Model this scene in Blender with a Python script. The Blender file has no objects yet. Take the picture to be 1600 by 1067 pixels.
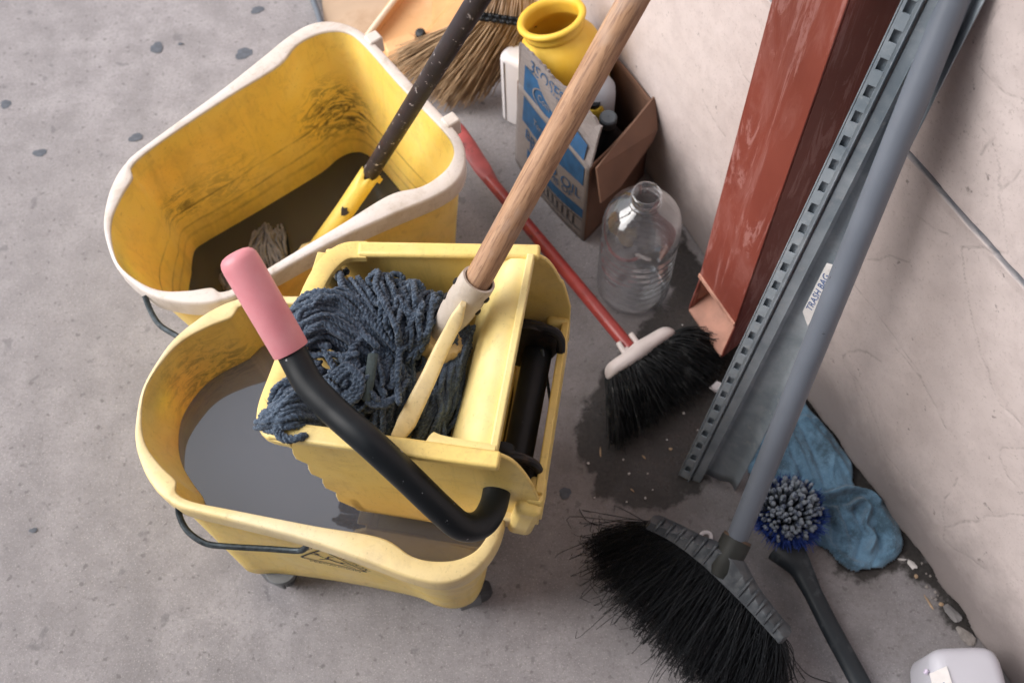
import bpy, bmesh, math, random
import numpy as np
from mathutils import Vector, Matrix
from mathutils.bvhtree import BVHTree
random.seed(7); rs = np.random.RandomState(5)
S = bpy.context.scene
COL = S.collection
R = math.radians

# ------------------------------------------------------------------ camera
CH = 1.6; FPX = 1600.0; CX, CY = 800.0, 533.5
_nad = np.array([841 - CX, 1388 - CY]); _r = math.hypot(*_nad)
TH = math.pi/2 - math.atan2(_r, FPX); ROLL = math.atan2(_nad[0], _nad[1])
FWD = np.array([0, math.cos(TH), -math.sin(TH)])
_r0 = np.array([1., 0, 0]); _u0 = np.cross(_r0, FWD)
RGT = _r0*math.cos(ROLL) - _u0*math.sin(ROLL); UPV = _r0*math.sin(ROLL) + _u0*math.cos(ROLL)
C0 = np.array([0, 0, CH])
cd = bpy.data.cameras.new('camera'); cam = bpy.data.objects.new('camera', cd); COL.objects.link(cam)
cd.sensor_width = 36; cd.lens = 36*FPX/1600; cd.clip_start = .02; cd.clip_end = 200
m = Matrix.Identity(4)
for i in range(3):
    m[i][0] = RGT[i]; m[i][1] = UPV[i]; m[i][2] = -FWD[i]; m[i][3] = C0[i]
cam.matrix_world = m
cd.dof.use_dof = True; cd.dof.focus_distance = 1.20; cd.dof.aperture_fstop = 6.0
S.camera = cam

# ------------------------------------------------------------------ light
SUN_EL, SUN_AZ = 41, -90      # azimuth measured from +Y towards +X (degrees)
w = bpy.data.worlds.new('World'); S.world = w; w.use_nodes = True
nt = w.node_tree; bg = nt.nodes['Background']
sky = nt.nodes.new('ShaderNodeTexSky'); sky.sky_type = 'NISHITA'; sky.sun_disc = False
sky.sun_elevation = R(SUN_EL); sky.sun_rotation = R(SUN_AZ); sky.dust_density = 4; sky.air_density = 1.0
hs = nt.nodes.new('ShaderNodeHueSaturation'); hs.inputs['Saturation'].default_value = .38
nt.links.new(sky.outputs[0], hs.inputs['Color']); nt.links.new(hs.outputs[0], bg.inputs[0])
bg.inputs[1].default_value = .115
sl = bpy.data.lights.new('sun', 'SUN'); sl.energy = 2.2; sl.angle = R(55); sl.color = (1, .975, .975)
so = bpy.data.objects.new('sun', sl); COL.objects.link(so)
el, az = R(SUN_EL), R(SUN_AZ)
sd = Vector((math.sin(az)*math.cos(el), math.cos(az)*math.cos(el), math.sin(el)))
so.rotation_euler = sd.to_track_quat('Z', 'Y').to_euler()
S.view_settings.view_transform = 'Standard'; S.view_settings.look = 'None'
S.view_settings.exposure = 0.48; S.view_settings.gamma = 1
S.cycles.max_bounces = 8; S.cycles.transparent_max_bounces = 16

# ------------------------------------------------------------------ geometry of the view (pixel of the 1600 px photo -> point at a real height)
def ray(u, v):
    d = RGT*(u-CX) - UPV*(v-CY) + FWD*FPX
    return d/np.linalg.norm(d)
def at(u, v, z=0.):
    d = ray(u, v); return C0 + d*(z-CH)/d[2]
def pd(u, v, dep):
    r = ray(u, v); return C0 + r*dep/(r@FWD)
WA = at(1259, 628.5); WB = at(1530, 1008)
WD = (WB-WA)/np.linalg.norm(WB-WA); WN = np.array([-WD[1], WD[0], 0])
if WN@(C0-WA) < 0: WN = -WN
def wallp(u, v, off=0.):
    r = ray(u, v); return C0 + r*((WA-C0)@WN + off)/(r@WN)
def WP(s, z, off=0.): return WA + WD*s + WN*off + np.array([0, 0, z])
FAR = (np.array([-.1403, 1.1278]), .6027); NEAR = (np.array([.0045, .5169]), -.213)
def lo(p, bk):
    o, a = bk; c, s = math.cos(a), math.sin(a); q = np.array(p[:2])-o
    return np.array([q[0]*c+q[1]*s, -q[0]*s+q[1]*c, p[2]])
def gl(p, bk):
    o, a = bk; c, s = math.cos(a), math.sin(a)
    return np.array([o[0]+p[0]*c-p[1]*s, o[1]+p[0]*s+p[1]*c, p[2]])

# ------------------------------------------------------------------ mesh helpers
class MB:
    def __init__(s): s.v = []; s.f = []; s.n = 0
    def add(s, V, F):
        V = np.asarray(V, float).reshape(-1, 3)
        s.v.append(V); s.f += [tuple(int(i)+s.n for i in f) for f in F]; s.n += len(V); return s
    def grid(s, G, closeu=False, closev=False, flip=False):
        G = np.asarray(G, float); a, b = G.shape[:2]; F = []
        for i in range(a if closeu else a-1):
            for j in range(b if closev else b-1):
                q = (i*b+j, i*b+(j+1) % b, ((i+1) % a)*b+(j+1) % b, ((i+1) % a)*b+j)
                F.append(q[::-1] if flip else q)
        return s.add(G.reshape(-1, 3), F)
    def hexa(s, P):   # 8 points: bottom 4, top 4
        return s.add(P, [(3,2,1,0),(4,5,6,7),(0,1,5,4),(1,2,6,5),(2,3,7,6),(3,0,4,7)])
    def box(s, c, ex, ey, ez, hx, hy, hz):
        c, ex, ey, ez = map(np.array, (c, ex, ey, ez)); P = []
        for k in (-1, 1):
            for i, j in ((-1,-1),(1,-1),(1,1),(-1,1)): P.append(c+ex*hx*i+ey*hy*j+ez*hz*k)
        return s.hexa(P)
    def plate(s, P, t, nrm=None):   # planar-ish polygon with thickness t along its normal
        P = np.array(P, float); n = len(P)
        if nrm is None:
            nrm = np.zeros(3)
            for i in range(n): nrm += np.cross(P[i]-P[0], P[(i+1) % n]-P[0])
            nrm /= np.linalg.norm(nrm)
        Q = P - nrm*t
        F = [tuple(range(n)), tuple(range(2*n-1, n-1, -1))]
        F += [(i, i+n, (i+1) % n+n, (i+1) % n) for i in range(n)]
        return s.add(np.vstack([P, Q]), F)
    def tube(s, P, r, n=16, cap=True, fx=1., fy=1.):
        P = np.array(P, float); m = len(P); r = np.broadcast_to(np.asarray(r, float), (m,))
        T, N, B = frames(P)
        th = np.linspace(0, 2*math.pi, n, endpoint=False)
        G = P[:,None]+r[:,None,None]*(np.cos(th)[None,:,None]*fx*N[:,None]+np.sin(th)[None,:,None]*fy*B[:,None])
        base = s.n; s.grid(G, closev=True)
        if cap:
            s.f.append(tuple(base+i for i in range(n))[::-1]); s.f.append(tuple(base+(m-1)*n+i for i in range(n)))
        return s
    def lathe(s, prof, o=(0,0,0), ax=(0,0,1), n=48, cap=False):
        ax = np.array(ax, float); ax /= np.linalg.norm(ax)
        u = np.cross(ax, (0,0,1.) if abs(ax[2]) < .9 else (1.,0,0)); u /= np.linalg.norm(u); v = np.cross(ax, u)
        th = np.linspace(0, 2*math.pi, n, endpoint=False); o = np.array(o, float)
        G = [[o+ax*z+r*(u*math.cos(t)+v*math.sin(t)) for t in th] for r, z in prof]
        base = s.n; s.grid(G, closev=True)
        if cap:
            m = len(prof); s.f.append(tuple(base+i for i in range(n))[::-1]); s.f.append(tuple(base+(m-1)*n+i for i in range(n)))
        return s
def frames(P):
    m = len(P); T = np.gradient(P, axis=0); T /= np.maximum(np.linalg.norm(T, axis=1), 1e-9)[:,None]
    N = np.zeros_like(P); a = np.array([0,0,1.]) if abs(T[0][2]) < .9 else np.array([1.,0,0])
    n = np.cross(T[0], a); n /= np.linalg.norm(n)
    for i in range(m):
        n = n - T[i]*(n@T[i]); n /= max(np.linalg.norm(n), 1e-9); N[i] = n
    return T, N, np.cross(T, N)
def spline(P, k=8, closed=False):
    P = np.array(P, float); n = len(P); out = []
    rng = range(n) if closed else range(n-1)
    for i in rng:
        if closed: p0, p1, p2, p3 = P[(i-1) % n], P[i], P[(i+1) % n], P[(i+2) % n]
        else: p0, p1, p2, p3 = P[max(i-1,0)], P[i], P[i+1], P[min(i+2,n-1)]
        for j in range(k):
            t = j/k
            out.append(.5*((2*p1)+(-p0+p2)*t+(2*p0-5*p1+4*p2-p3)*t*t+(-p0+3*p1-3*p2+p3)*t**3))
    if not closed: out.append(P[-1])
    return np.array(out)
def resamp(P, step):
    P = np.array(P); L = np.r_[0, np.cumsum(np.linalg.norm(np.diff(P, axis=0), axis=1))]
    n = max(3, int(L[-1]/step)+1); t = np.linspace(0, L[-1], n)
    return np.stack([np.interp(t, L, P[:,i]) for i in range(3)], 1)
def tagp(o, label=None, cat=None, group=None, kind=None):
    if label: o['label'] = label
    if cat: o['category'] = cat
    if group: o['group'] = group
    if kind: o['kind'] = kind
    return o
def xf(root):
    M = Matrix.Translation(root.location) @ Matrix.Rotation(root.rotation_euler.z, 4, 'Z'); return M
def rootof(o):
    while o.parent: o = o.parent
    return o
def obj(name, mb, mat, parent=None, smooth=True, ang=35, local=False, origin=None, fix=True):
    V = np.vstack(mb.v)
    o_loc = None
    if parent is not None and not local:
        Mi = np.array(xf(rootof(parent)).inverted()); V = V@Mi[:3,:3].T + Mi[:3,3]
    if parent is None:
        o_loc = np.array(origin) if origin is not None else np.array([V[:,0].mean(), V[:,1].mean(), V[:,2].min()])
        V = V-o_loc
    me = bpy.data.meshes.new(name); me.from_pydata(V.tolist(), [], mb.f); me.update()
    if fix:
        bm = bmesh.new(); bm.from_mesh(me); bmesh.ops.recalc_face_normals(bm, faces=bm.faces); bm.to_mesh(me); bm.free()
    if smooth:
        me.polygons.foreach_set('use_smooth', [True]*len(me.polygons))
        if ang < 180: me.set_sharp_from_angle(angle=R(ang))
    o = bpy.data.objects.new(name, me); COL.objects.link(o)
    for mm in (mat if isinstance(mat, list) else [mat]): me.materials.append(mm)
    if parent is not None: o.parent = parent
    if o_loc is not None: o.location = o_loc
    return o
def empty(name, loc, rz=0, **k):
    o = bpy.data.objects.new(name, None); o.location = loc; o.rotation_euler = (0,0,rz); o.empty_display_size = .05
    COL.objects.link(o); return tagp(o, **k)
def bevel(o, wdt, seg=2, ang=40):
    md = o.modifiers.new('bevel', 'BEVEL'); md.width = wdt; md.segments = seg; md.limit_method = 'ANGLE'; md.angle_limit = R(ang)
    md.harden_normals = False
    return o
def text2d(body, size, shear=0.):
    c = bpy.data.curves.new('t', 'FONT'); c.body = body; c.size = size; c.align_x = 'CENTER'; c.align_y = 'CENTER'
    c.resolution_u = 3; c.shear = shear
    o = bpy.data.objects.new('t', c); COL.objects.link(o)
    dg = bpy.context.evaluated_depsgraph_get(); me = bpy.data.meshes.new_from_object(o.evaluated_get(dg))
    V = [(v.co.x, v.co.y) for v in me.vertices]; F = [tuple(p.vertices) for p in me.polygons]
    bpy.data.objects.remove(o); bpy.data.curves.remove(c); bpy.data.meshes.remove(me)
    return np.array(V), F

# value noise for geometry
def hash3(i, j, k, sd=0):
    n = (i*73856093) ^ (j*19349663) ^ (k*83492791) ^ (sd*2654435761)
    n = (n ^ (n >> 13))*1274126177 & 0x7fffffff
    return (n & 0xffff)/65535.
def vnoise(P, sd=0):
    P = np.asarray(P, float); I = np.floor(P).astype(np.int64); f = P-I; f = f*f*(3-2*f); out = 0
    for dx in (0,1):
        for dy in (0,1):
            for dz in (0,1):
                wgt = np.where(dx, f[:,0], 1-f[:,0])*np.where(dy, f[:,1], 1-f[:,1])*np.where(dz, f[:,2], 1-f[:,2])
                out = out + wgt*hash3(I[:,0]+dx, I[:,1]+dy, I[:,2]+dz, sd)
    return out*2-1

# ------------------------------------------------------------------ material helpers
class M:
    def __init__(s, name):
        s.m = bpy.data.materials.new(name); s.m.use_nodes = True; s.t = s.m.node_tree
        s.b = s.t.nodes['Principled BSDF']; s.tc = None
    def n(s, typ, **k):
        x = s.t.nodes.new('ShaderNode'+typ)
        for a, b in k.items(): setattr(x, a, b)
        return x
    def l(s, a, b): s.t.links.new(a, b)
    def co(s, kind='Object', scale=(1,1,1)):
        if s.tc is None: s.tc = s.n('TexCoord')
        mp = s.n('Mapping'); mp.inputs['Scale'].default_value = scale
        s.l(s.tc.outputs[kind], mp.inputs[0]); return mp.outputs[0]
    def noise(s, scale, detail=4, rough=.55, dist=0, sc=(1,1,1), co=None):
        x = s.n('TexNoise'); x.inputs['Scale'].default_value = scale; x.inputs['Detail'].default_value = detail
        x.inputs['Roughness'].default_value = rough; x.inputs['Distortion'].default_value = dist
        s.l(co or s.co(scale=sc), x.inputs['Vector']); return x.outputs['Fac']
    def ramp(s, fac, lo_, hi, a=0., b=1.):
        x = s.n('MapRange'); x.inputs['From Min'].default_value = lo_; x.inputs['From Max'].default_value = hi
        x.inputs['To Min'].default_value = a; x.inputs['To Max'].default_value = b
        s.l(fac, x.inputs['Value']); return x.outputs[0]
    def math(s, op, a, b):
        x = s.n('Math', operation=op)
        for i, q in enumerate((a, b)):
            if isinstance(q, (int, float)): x.inputs[i].default_value = q
            else: s.l(q, x.inputs[i])
        return x.outputs[0]
    def mix(s, fac, a, b, mode='MIX'):
        x = s.n('Mix', data_type='RGBA', blend_type=mode)
        for i, q in ((0, fac), (6, a), (7, b)):
            if isinstance(q, (int, float)): x.inputs[i].default_value = q
            elif isinstance(q, tuple): x.inputs[i].default_value = (*q, 1)
            else: s.l(q, x.inputs[i])
        return x.outputs[2]
    def attr(s, name):
        x = s.n('Attribute'); x.attribute_name = name; return x.outputs['Fac']
    def col(s, c):
        if isinstance(c, tuple): s.b.inputs['Base Color'].default_value = (*c, 1)
        else: s.l(c, s.b.inputs['Base Color'])
    def set(s, **k):
        for a, b in k.items():
            q = s.b.inputs[a.replace('_', ' ')]
            if isinstance(b, (int, float)): q.default_value = b
            elif isinstance(b, tuple): q.default_value = b
            else: s.l(b, q)
        return s
    def bump(s, h, st=.5, d=.002):
        x = s.n('Bump'); x.inputs['Strength'].default_value = st; x.inputs['Distance'].default_value = d
        s.l(h, x.inputs['Height']); s.l(x.outputs[0], s.b.inputs['Normal'])

def mat_simple(name, c, rough=.5, var=.25, scale=30, bump=.0, bscale=200, dirt=None, dsc=12, dlo=.55, dhi=.7, metal=0, sub=0, subcol=None, coat=0):
    a = M(name); n1 = a.noise(scale, 5)
    dark = tuple(x*(1-var) for x in c); lite = tuple(min(1, x*(1+var*.7)) for x in c)
    k = a.mix(a.ramp(n1, .3, .7), dark, lite)
    if dirt:
        k = a.mix(a.ramp(a.noise(dsc, 8, .65), dlo, dhi), k, dirt)
    a.col(k); a.set(Roughness=a.ramp(a.noise(scale*2, 4), .3, .7, rough-.08, rough+.08), Metallic=metal)
    if max(c) < .05: a.set(Specular_IOR_Level=.3)
    if sub: a.set(Subsurface_Weight=sub); a.b.inputs['Subsurface Radius'].default_value = (.02, .012, .004); a.b.inputs['Subsurface Scale'].default_value = .4
    if coat: a.set(Coat_Weight=coat)
    if bump: a.bump(a.noise(bscale, 4), bump, .001)
    return a.m

# --- ground: concrete with a wet attribute
g = M('concrete')
big = g.noise(2.2, 5, .6); mid = g.noise(14, 6, .65); fine = g.noise(160, 5, .7); spk = g.noise(420, 2, .5)
c = g.mix(g.ramp(big, .35, .65), (.285,.27,.279), (.355,.337,.35))
c = g.mix(g.ramp(mid, .40, .62), c, (.25,.237,.246)); c = g.mix(g.math('MULTIPLY', g.ramp(g.noise(1.3, 6, .65, 1.2), .48, .62), .22), c, (.20,.19,.195)); g.t.nodes[-1].inputs[0]
c = g.mix(g.math('MULTIPLY', g.ramp(fine, .5, .66), .6), c, (.20,.185,.185))
c = g.mix(g.math('MULTIPLY', g.ramp(spk, .60, .68), .42), c, (.60,.57,.55))
c = g.mix(g.math('MULTIPLY', g.ramp(g.noise(75, 3, .5), .63, .70), .75), c, (.15,.14,.145)); c = g.mix(g.math('MULTIPLY', g.ramp(g.noise(26, 3, .5, .5), .66, .71), .5), c, (.14,.135,.145))
c = g.mix(g.math('MULTIPLY', g.ramp(g.noise(6, 6, .7, 1.), .56, .72), .35), c, (.19,.18,.185))
wet = g.attr('wet')     # metres inside the damp outline (negative outside)
wn = g.math('ADD', wet, g.ramp(g.noise(22, 6, .65), .3, .7, -.018, .018))
wf = g.ramp(wn, -.004, .008)
grime = g.ramp(g.math('ADD', wet, g.ramp(g.noise(9, 6, .6), .3, .7, -.08, .08)), -.14, .02, 0, .6)
c = g.mix(grime, c, (.15,.135,.13))
wetc = g.mix(g.ramp(fine, .3, .7), (.022,.020,.019), (.052,.046,.043))
c = g.mix(wf, c, wetc)
g.col(c); g.set(Roughness=g.mix(wf, (.88,.88,.88), g.mix(g.ramp(g.noise(12, 5, .6), .45, .6), (.55,.55,.55), (.22,.22,.22))), Specular_IOR_Level=.45)
hgt = g.math('ADD', g.math('MULTIPLY', fine, .5), g.math('ADD', g.math('MULTIPLY', mid, .8), g.math('MULTIPLY', spk, .2)))
g.bump(hgt, .55, .003)

def sdf(P, poly):
    poly = np.array(poly); P = np.array(P); a = poly; b = np.roll(poly, -1, 0); ab = b-a
    D = np.full(len(P), 1e9); ins = np.zeros(len(P), bool)
    for i in range(len(a)):
        t = np.clip(((P-a[i])@ab[i])/max(ab[i]@ab[i], 1e-12), 0, 1)
        D = np.minimum(D, np.linalg.norm(P-(a[i]+t[:,None]*ab[i]), axis=1))
        cnd = ((a[i,1] > P[:,1]) != (b[i,1] > P[:,1]))
        xx = a[i,0]+(P[:,1]-a[i,1])/(ab[i,1] if abs(ab[i,1]) > 1e-12 else 1e-12)*ab[i,0]
        ins ^= cnd & (P[:,0] < xx)
    return np.where(ins, D, -D)
fx = np.r_[[-40,-15,-6,-3,-1.6], np.arange(-1.0, 1.0, .01), [1.4,3,8,20]]
fy = np.r_[[-20,-8,-3,-1,-.2], np.arange(.1, 2.3, .01), [3,5,10,25,40]]
GX, GY = np.meshgrid(fx, fy, indexing='ij'); P2 = np.stack([GX.ravel(), GY.ravel()], 1)
wet_polys = [
 [(945,585),(918,620),(903,670),(908,720),(925,765),(960,792),(1010,806),(1050,797),(1082,770),(1100,742),(1130,715),(1180,690),(1240,690),(1330,740),(1330,660),(1200,560),(1110,430),(1062,362),(1050,400),(1040,470),(1010,490),(985,530)],
 [(1240,690),(1330,700),(1400,790),(1448,850),(1490,905),(1535,975),(1560,1012),(1535,1012),(1515,1000),(1488,985),(1478,960),(1458,925),(1438,915),(1418,900),(1408,872),(1395,898),(1352,912),(1318,900),(1285,868),(1262,820)]]
wetv = np.full(len(P2), -1.)
for k, pl in enumerate(wet_polys):
    q = np.array([at(u, v)[:2] for u, v in pl]); wetv = np.maximum(wetv, sdf(P2, q))
gz = vnoise(np.c_[P2*6, np.zeros(len(P2))], 3)*.0008
mb = MB(); mb.grid(np.concatenate([GX[...,None], GY[...,None], gz.reshape(GX.shape)[...,None]], 2))
ground = obj('ground', mb, g.m, origin=(0,0,0), ang=180, fix=False); tagp(ground, kind='structure')
at_ = ground.data.attributes.new('wet', 'FLOAT', 'POINT'); at_.data.foreach_set('value', wetv.astype(np.float32))

# --- wall
ws = np.r_[[-8,-4,-2,-1.2], np.arange(-.80, .75, .004), [1,1.6,3,6]]
wz = np.r_[[-.12, -.05], np.arange(-.012, .606, .004), np.arange(.608, .642, .0012), np.arange(.644, 1.0, .004), [1.1,1.4,2,3.2]]
SX, SZ = np.meshgrid(ws, wz, indexing='ij'); Q = np.stack([SX.ravel(), SZ.ravel()], 1)
cr_px = [[(1535,200),(1548,220),(1558,270),(1560,310),(1572,370),(1575,395)],
 [(1563,5),(1539,47),(1533,79),(1530,105),(1550,126),(1576,147),(1602,164)],
 [(1350,410),(1385,404),(1418,413),(1422,430)], [(1501,390),(1503,420),(1515,500),(1540,590),(1555,630),(1602,672)],
 [(1500,390),(1528,387),(1550,397)], [(1311,560),(1322,549),(1350,550),(1372,567)],
 [(1311,556),(1313,572),(1325,588),(1350,650),(1362,690)], [(1325,440),(1380,510),(1430,580),(1477,668)],
 [(1602,805),(1556,805),(1475,824)], [(1494,750),(1475,779),(1470,845),(1484,859),(1532,888)],
 [(1602,700),(1560,702),(1558,717),(1575,750),(1602,785)], [(1330,590),(1351,622),(1385,717),(1413,750),(1440,775)],
 [(1098,160),(1112,185),(1130,215)], [(1150,90),(1158,115),(1168,130)], [(1553,210),(1530,240)], [(1540,390),(1572,394)],
 [(1395,545),(1440,600),(1475,665)], [(1592,268),(1560,300)], [(1428,340),(1450,358),(1480,370)]]
crk = np.full(len(Q), 1.)
wob = np.c_[vnoise(np.c_[Q*40, np.zeros(len(Q))], 11), vnoise(np.c_[Q*40, np.zeros(len(Q))], 12)]*.004
for pl in cr_px:
    pp = [wallp(u, v) for u, v in pl]; pp = np.array([[(p-WA)@WD, p[2]] for p in pp])
    for a, b in zip(pp[:-1], pp[1:]):
        ab = b-a; X = Q+wob; t = np.clip(((X-a)@ab)/(ab@ab), 0, 1); crk = np.minimum(crk, np.linalg.norm(X-(a+t[:,None]*ab), axis=1))
off = vnoise(np.c_[Q[:,0]*5, Q[:,1]*5, Q[:,0]*0], 1)*.0025 + vnoise(np.c_[Q[:,0]*18, Q[:,1]*18, Q[:,0]*0], 2)*.0008
off += vnoise(np.c_[Q[:,0]*60, Q[:,1]*60, Q[:,0]*0], 4)*.0003
off -= .0007*np.exp(-(crk/.0022)**2)
gd = np.abs(Q[:,1]-.624+vnoise(np.c_[Q[:,0]*30, Q[:,0]*0, Q[:,0]*0], 5)*.0012)
off -= .010*np.clip((.0055-gd)/.002, 0, 1)
off -= .003*np.clip((.624-Q[:,1])/.02, 0, 1)
off -= .02*np.clip((.008+vnoise(np.c_[Q[:,0]*25, Q[:,0]*0, Q[:,0]*0], 6)*.008-Q[:,1])/.008, 0, 1)
PW = WA[None]+WD[None]*Q[:,:1]+np.array([0,0,1.])*Q[:,1:2]+WN[None]*off[:,None]
back = PW.reshape(len(ws), len(wz), 3)
mb = MB(); mb.grid(back)
# top, back and ends of the wall
def wslab(s0, s1, o0, o1, z0, z1):
    P = [WP(s0,z0,o0), WP(s1,z0,o0), WP(s1,z0,o1), WP(s0,z0,o1)]; return P+[p+np.array([0,0,z1-z0]) for p in P]
mb.hexa(wslab(-8, 6, -.25, -.03, -.12, 3.2))
wm = M('stucco')
n1 = wm.noise(3, 6, .6); n2 = wm.noise(30, 6, .65); n3 = wm.noise(220, 5, .7)
c = wm.mix(wm.ramp(n1, .35, .65), (.57,.495,.475), (.66,.58,.56))
c = wm.mix(wm.math('MULTIPLY', wm.ramp(n2, .45, .7), .45), c, (.48,.41,.395))
c = wm.mix(wm.math('MULTIPLY', wm.ramp(n3, .56, .68), .45), c, (.36,.30,.28))
c = wm.mix(wm.math('MULTIPLY', wm.ramp(wm.noise(55, 3), .68, .74), .7), c, (.20,.17,.16))
ck = wm.attr('crack')
ckf = wm.math('MULTIPLY', wm.ramp(ck, .0024, .0003), wm.ramp(wm.noise(70, 3), .3, .5))
c = wm.mix(wm.math('MULTIPLY', ckf, .42), c, (.2,.17,.16))
gv = wm.attr('groove'); c = wm.mix(wm.math('MULTIPLY', gv, .85), c, (.10,.12,.15))
# soft shadow along the wall foot, painted into the colour with an uneven edge
ft = wm.attr('foot'); foot_shade = wm.ramp(wm.math('ADD', ft, wm.ramp(wm.noise(7, 6, .65), .3, .7, -.04, .04)), .19, .08)
c = wm.mix(wm.math('MULTIPLY', foot_shade, .8), c, (.235,.205,.20))
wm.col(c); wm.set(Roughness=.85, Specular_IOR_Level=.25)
wm.bump(wm.math('ADD', wm.math('MULTIPLY', n3, .6), n2), .5, .002)
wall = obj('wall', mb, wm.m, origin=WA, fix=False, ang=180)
tagp(wall, label='cream plastered wall with hairline cracks and a straight horizontal groove', cat='wall')
ncnt = len(wall.data.vertices)
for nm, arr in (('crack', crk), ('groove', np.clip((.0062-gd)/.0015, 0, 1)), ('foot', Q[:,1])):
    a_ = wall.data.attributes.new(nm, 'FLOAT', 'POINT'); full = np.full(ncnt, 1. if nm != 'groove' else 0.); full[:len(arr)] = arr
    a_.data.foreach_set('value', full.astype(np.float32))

# added unseen slab behind the camera, keeps the sky off the lower view
mb = MB(); mb.hexa([np.array(p, float) for p in ((-3.2,-.85,-.1),(6,-.85,-.1),(6,-.60,-.1),(-3.2,-.60,-.1),(-3.2,-.85,4.2),(6,-.85,4.2),(6,-.60,4.2),(-3.2,-.60,4.2))])
tagp(obj('sky_blocker', mb, mat_simple('dark_blocker', (.16,.15,.15), .85, .15), smooth=False), label='tall dark plain slab added out of view behind the camera to block sky light', cat='wall')
# ------------------------------------------------------------------ plastics
def plastic(name, base, worn, wf_lo=.45, wf_hi=.7, stain=(.10,.075,.05), stain_amt=.5, rough=.42, sub=.0, scr=True, inner=None):
    a = M(name)
    n = a.noise(7, 6, .6); c = a.mix(a.ramp(n, wf_lo, wf_hi), base, worn)
    st = a.ramp(a.noise(16, 8, .7, .6), .50, .68, 0, stain_amt); c = a.mix(st, c, stain)
    c = a.mix(a.ramp(a.noise(42, 6, .7), .60, .68, 0, stain_amt*.8), c, stain)
    c = a.mix(a.ramp(a.noise(230, 3, .6), .63, .70, 0, .28), c, tuple(x*.35 for x in base))
    if scr:
        c = a.mix(a.ramp(a.noise(60, 4, .6, 1.5, sc=(1, 1, .15)), .56, .66, 0, .18), c, tuple(x*.6 for x in base))
    if inner:      # old water lines, drip runs and a mop scuff in one corner, only on the inside of the bucket
        iv = a.attr('inner'); sx = a.n('SeparateXYZ'); a.l(a.co(), sx.inputs[0]); z = a.math('ADD', sx.outputs[2], a.ramp(a.noise(5, 4), .3, .7, -.006, .006))
        def line(z0, wd, amt, cc):
            nonlocal c
            d_ = a.math('ABSOLUTE', a.math('SUBTRACT', z, z0), 0); f = a.math('MULTIPLY', a.ramp(d_, wd, 0, 0, amt), a.math('MULTIPLY', iv, a.ramp(a.noise(11, 5, .7), .36, .58))); c = a.mix(f, c, cc)
        line(.205, .0035, .75, (.16,.09,.03)); line(.165, .004, .6, (.20,.11,.04)); line(.14, .006, .5, (.2,.11,.04))
        low = a.math('MULTIPLY', a.ramp(z, .20, .10, 0, .3), a.math('MULTIPLY', iv, a.ramp(a.noise(20, 6, .7, 0, (1,1,.5)), .35, .62))); c = a.mix(low, c, (.22,.13,.05))
        run = a.math('MULTIPLY', a.ramp(a.noise(30, 6, .7, .5, (1,1,.12)), .55, .70, 0, .15), iv); c = a.mix(run, c, (.33,.19,.07))
        for (px, py, pz, rr, amt) in inner:
            vd = a.n('VectorMath', operation='DISTANCE'); a.l(a.co(), vd.inputs[0]); vd.inputs[1].default_value = (px, py, pz)
            f = a.math('MULTIPLY', a.ramp(vd.outputs['Value'], rr, rr*.25), a.math('MULTIPLY', iv, a.ramp(a.noise(28, 6, .75, 1.5, (1,1,2.2)), .46, .60, 0, amt))); c = a.mix(f, c, (.06,.045,.035))
    a.col(c); a.set(Roughness=a.ramp(a.noise(25, 5), .3, .7, rough-.1, rough+.12))
    if sub:
        a.set(Subsurface_Weight=sub); a.b.inputs['Subsurface Radius'].default_value = (.03, .016, .004); a.b.inputs['Subsurface Scale'].default_value = .3
    a.bump(a.noise(90, 5, .7), .12, .001)
    return a.m
YEL = (.80,.50,.13)
m_near_body = plastic('yellow_plastic', (.90,.66,.19), (.91,.71,.27), stain=(.33,.18,.05), stain_amt=.2, sub=.25, inner=[(-.48,.06,.27,.09,.5),(-.45,.09,.25,.06,.4)])
m_near_rim = plastic('yellow_rim_plastic', (.80,.63,.31), (.83,.71,.45), stain=(.42,.30,.17), stain_amt=.3)
m_far_body = plastic('aged_yellow_plastic', (.92,.67,.16), (.93,.73,.25), stain=(.30,.17,.06), stain_amt=.2, sub=.35, inner=[(-.085,.155,.22,.085,.85),(-.05,.14,.2,.06,.8),(-.39,.14,.22,.05,.7),(-.3,.15,.2,.1,.3)])
m_far_rim = plastic('bleached_rim_plastic', (.68,.61,.55), (.75,.70,.67), stain=(.42,.33,.23), stain_amt=.5)
m_wring = plastic('wringer_plastic', (.86,.64,.20), (.88,.70,.30), stain=(.45,.28,.1), stain_amt=.3)
m_plate = plastic('press_plate_plastic', (.86,.69,.28), (.88,.76,.42), stain=(.5,.36,.18), stain_amt=.3)
m_grey_dark = mat_simple('dark_grey_rubber', (.045,.05,.055), .5, .3)
m_grey_plas = mat_simple('grey_caster_plastic', (.16,.17,.18), .55, .3)
m_black = mat_simple('black_plastic', (.010,.012,.015), .45, .4, 20, dirt=(.10,.11,.12), dsc=60, dlo=.68, dhi=.76)
m_wire = mat_simple('dark_wire', (.06,.075,.085), .42, .5, 120, metal=.6, bump=.3, bscale=300, dirt=(.25,.22,.2), dsc=80, dlo=.62, dhi=.7)

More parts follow.
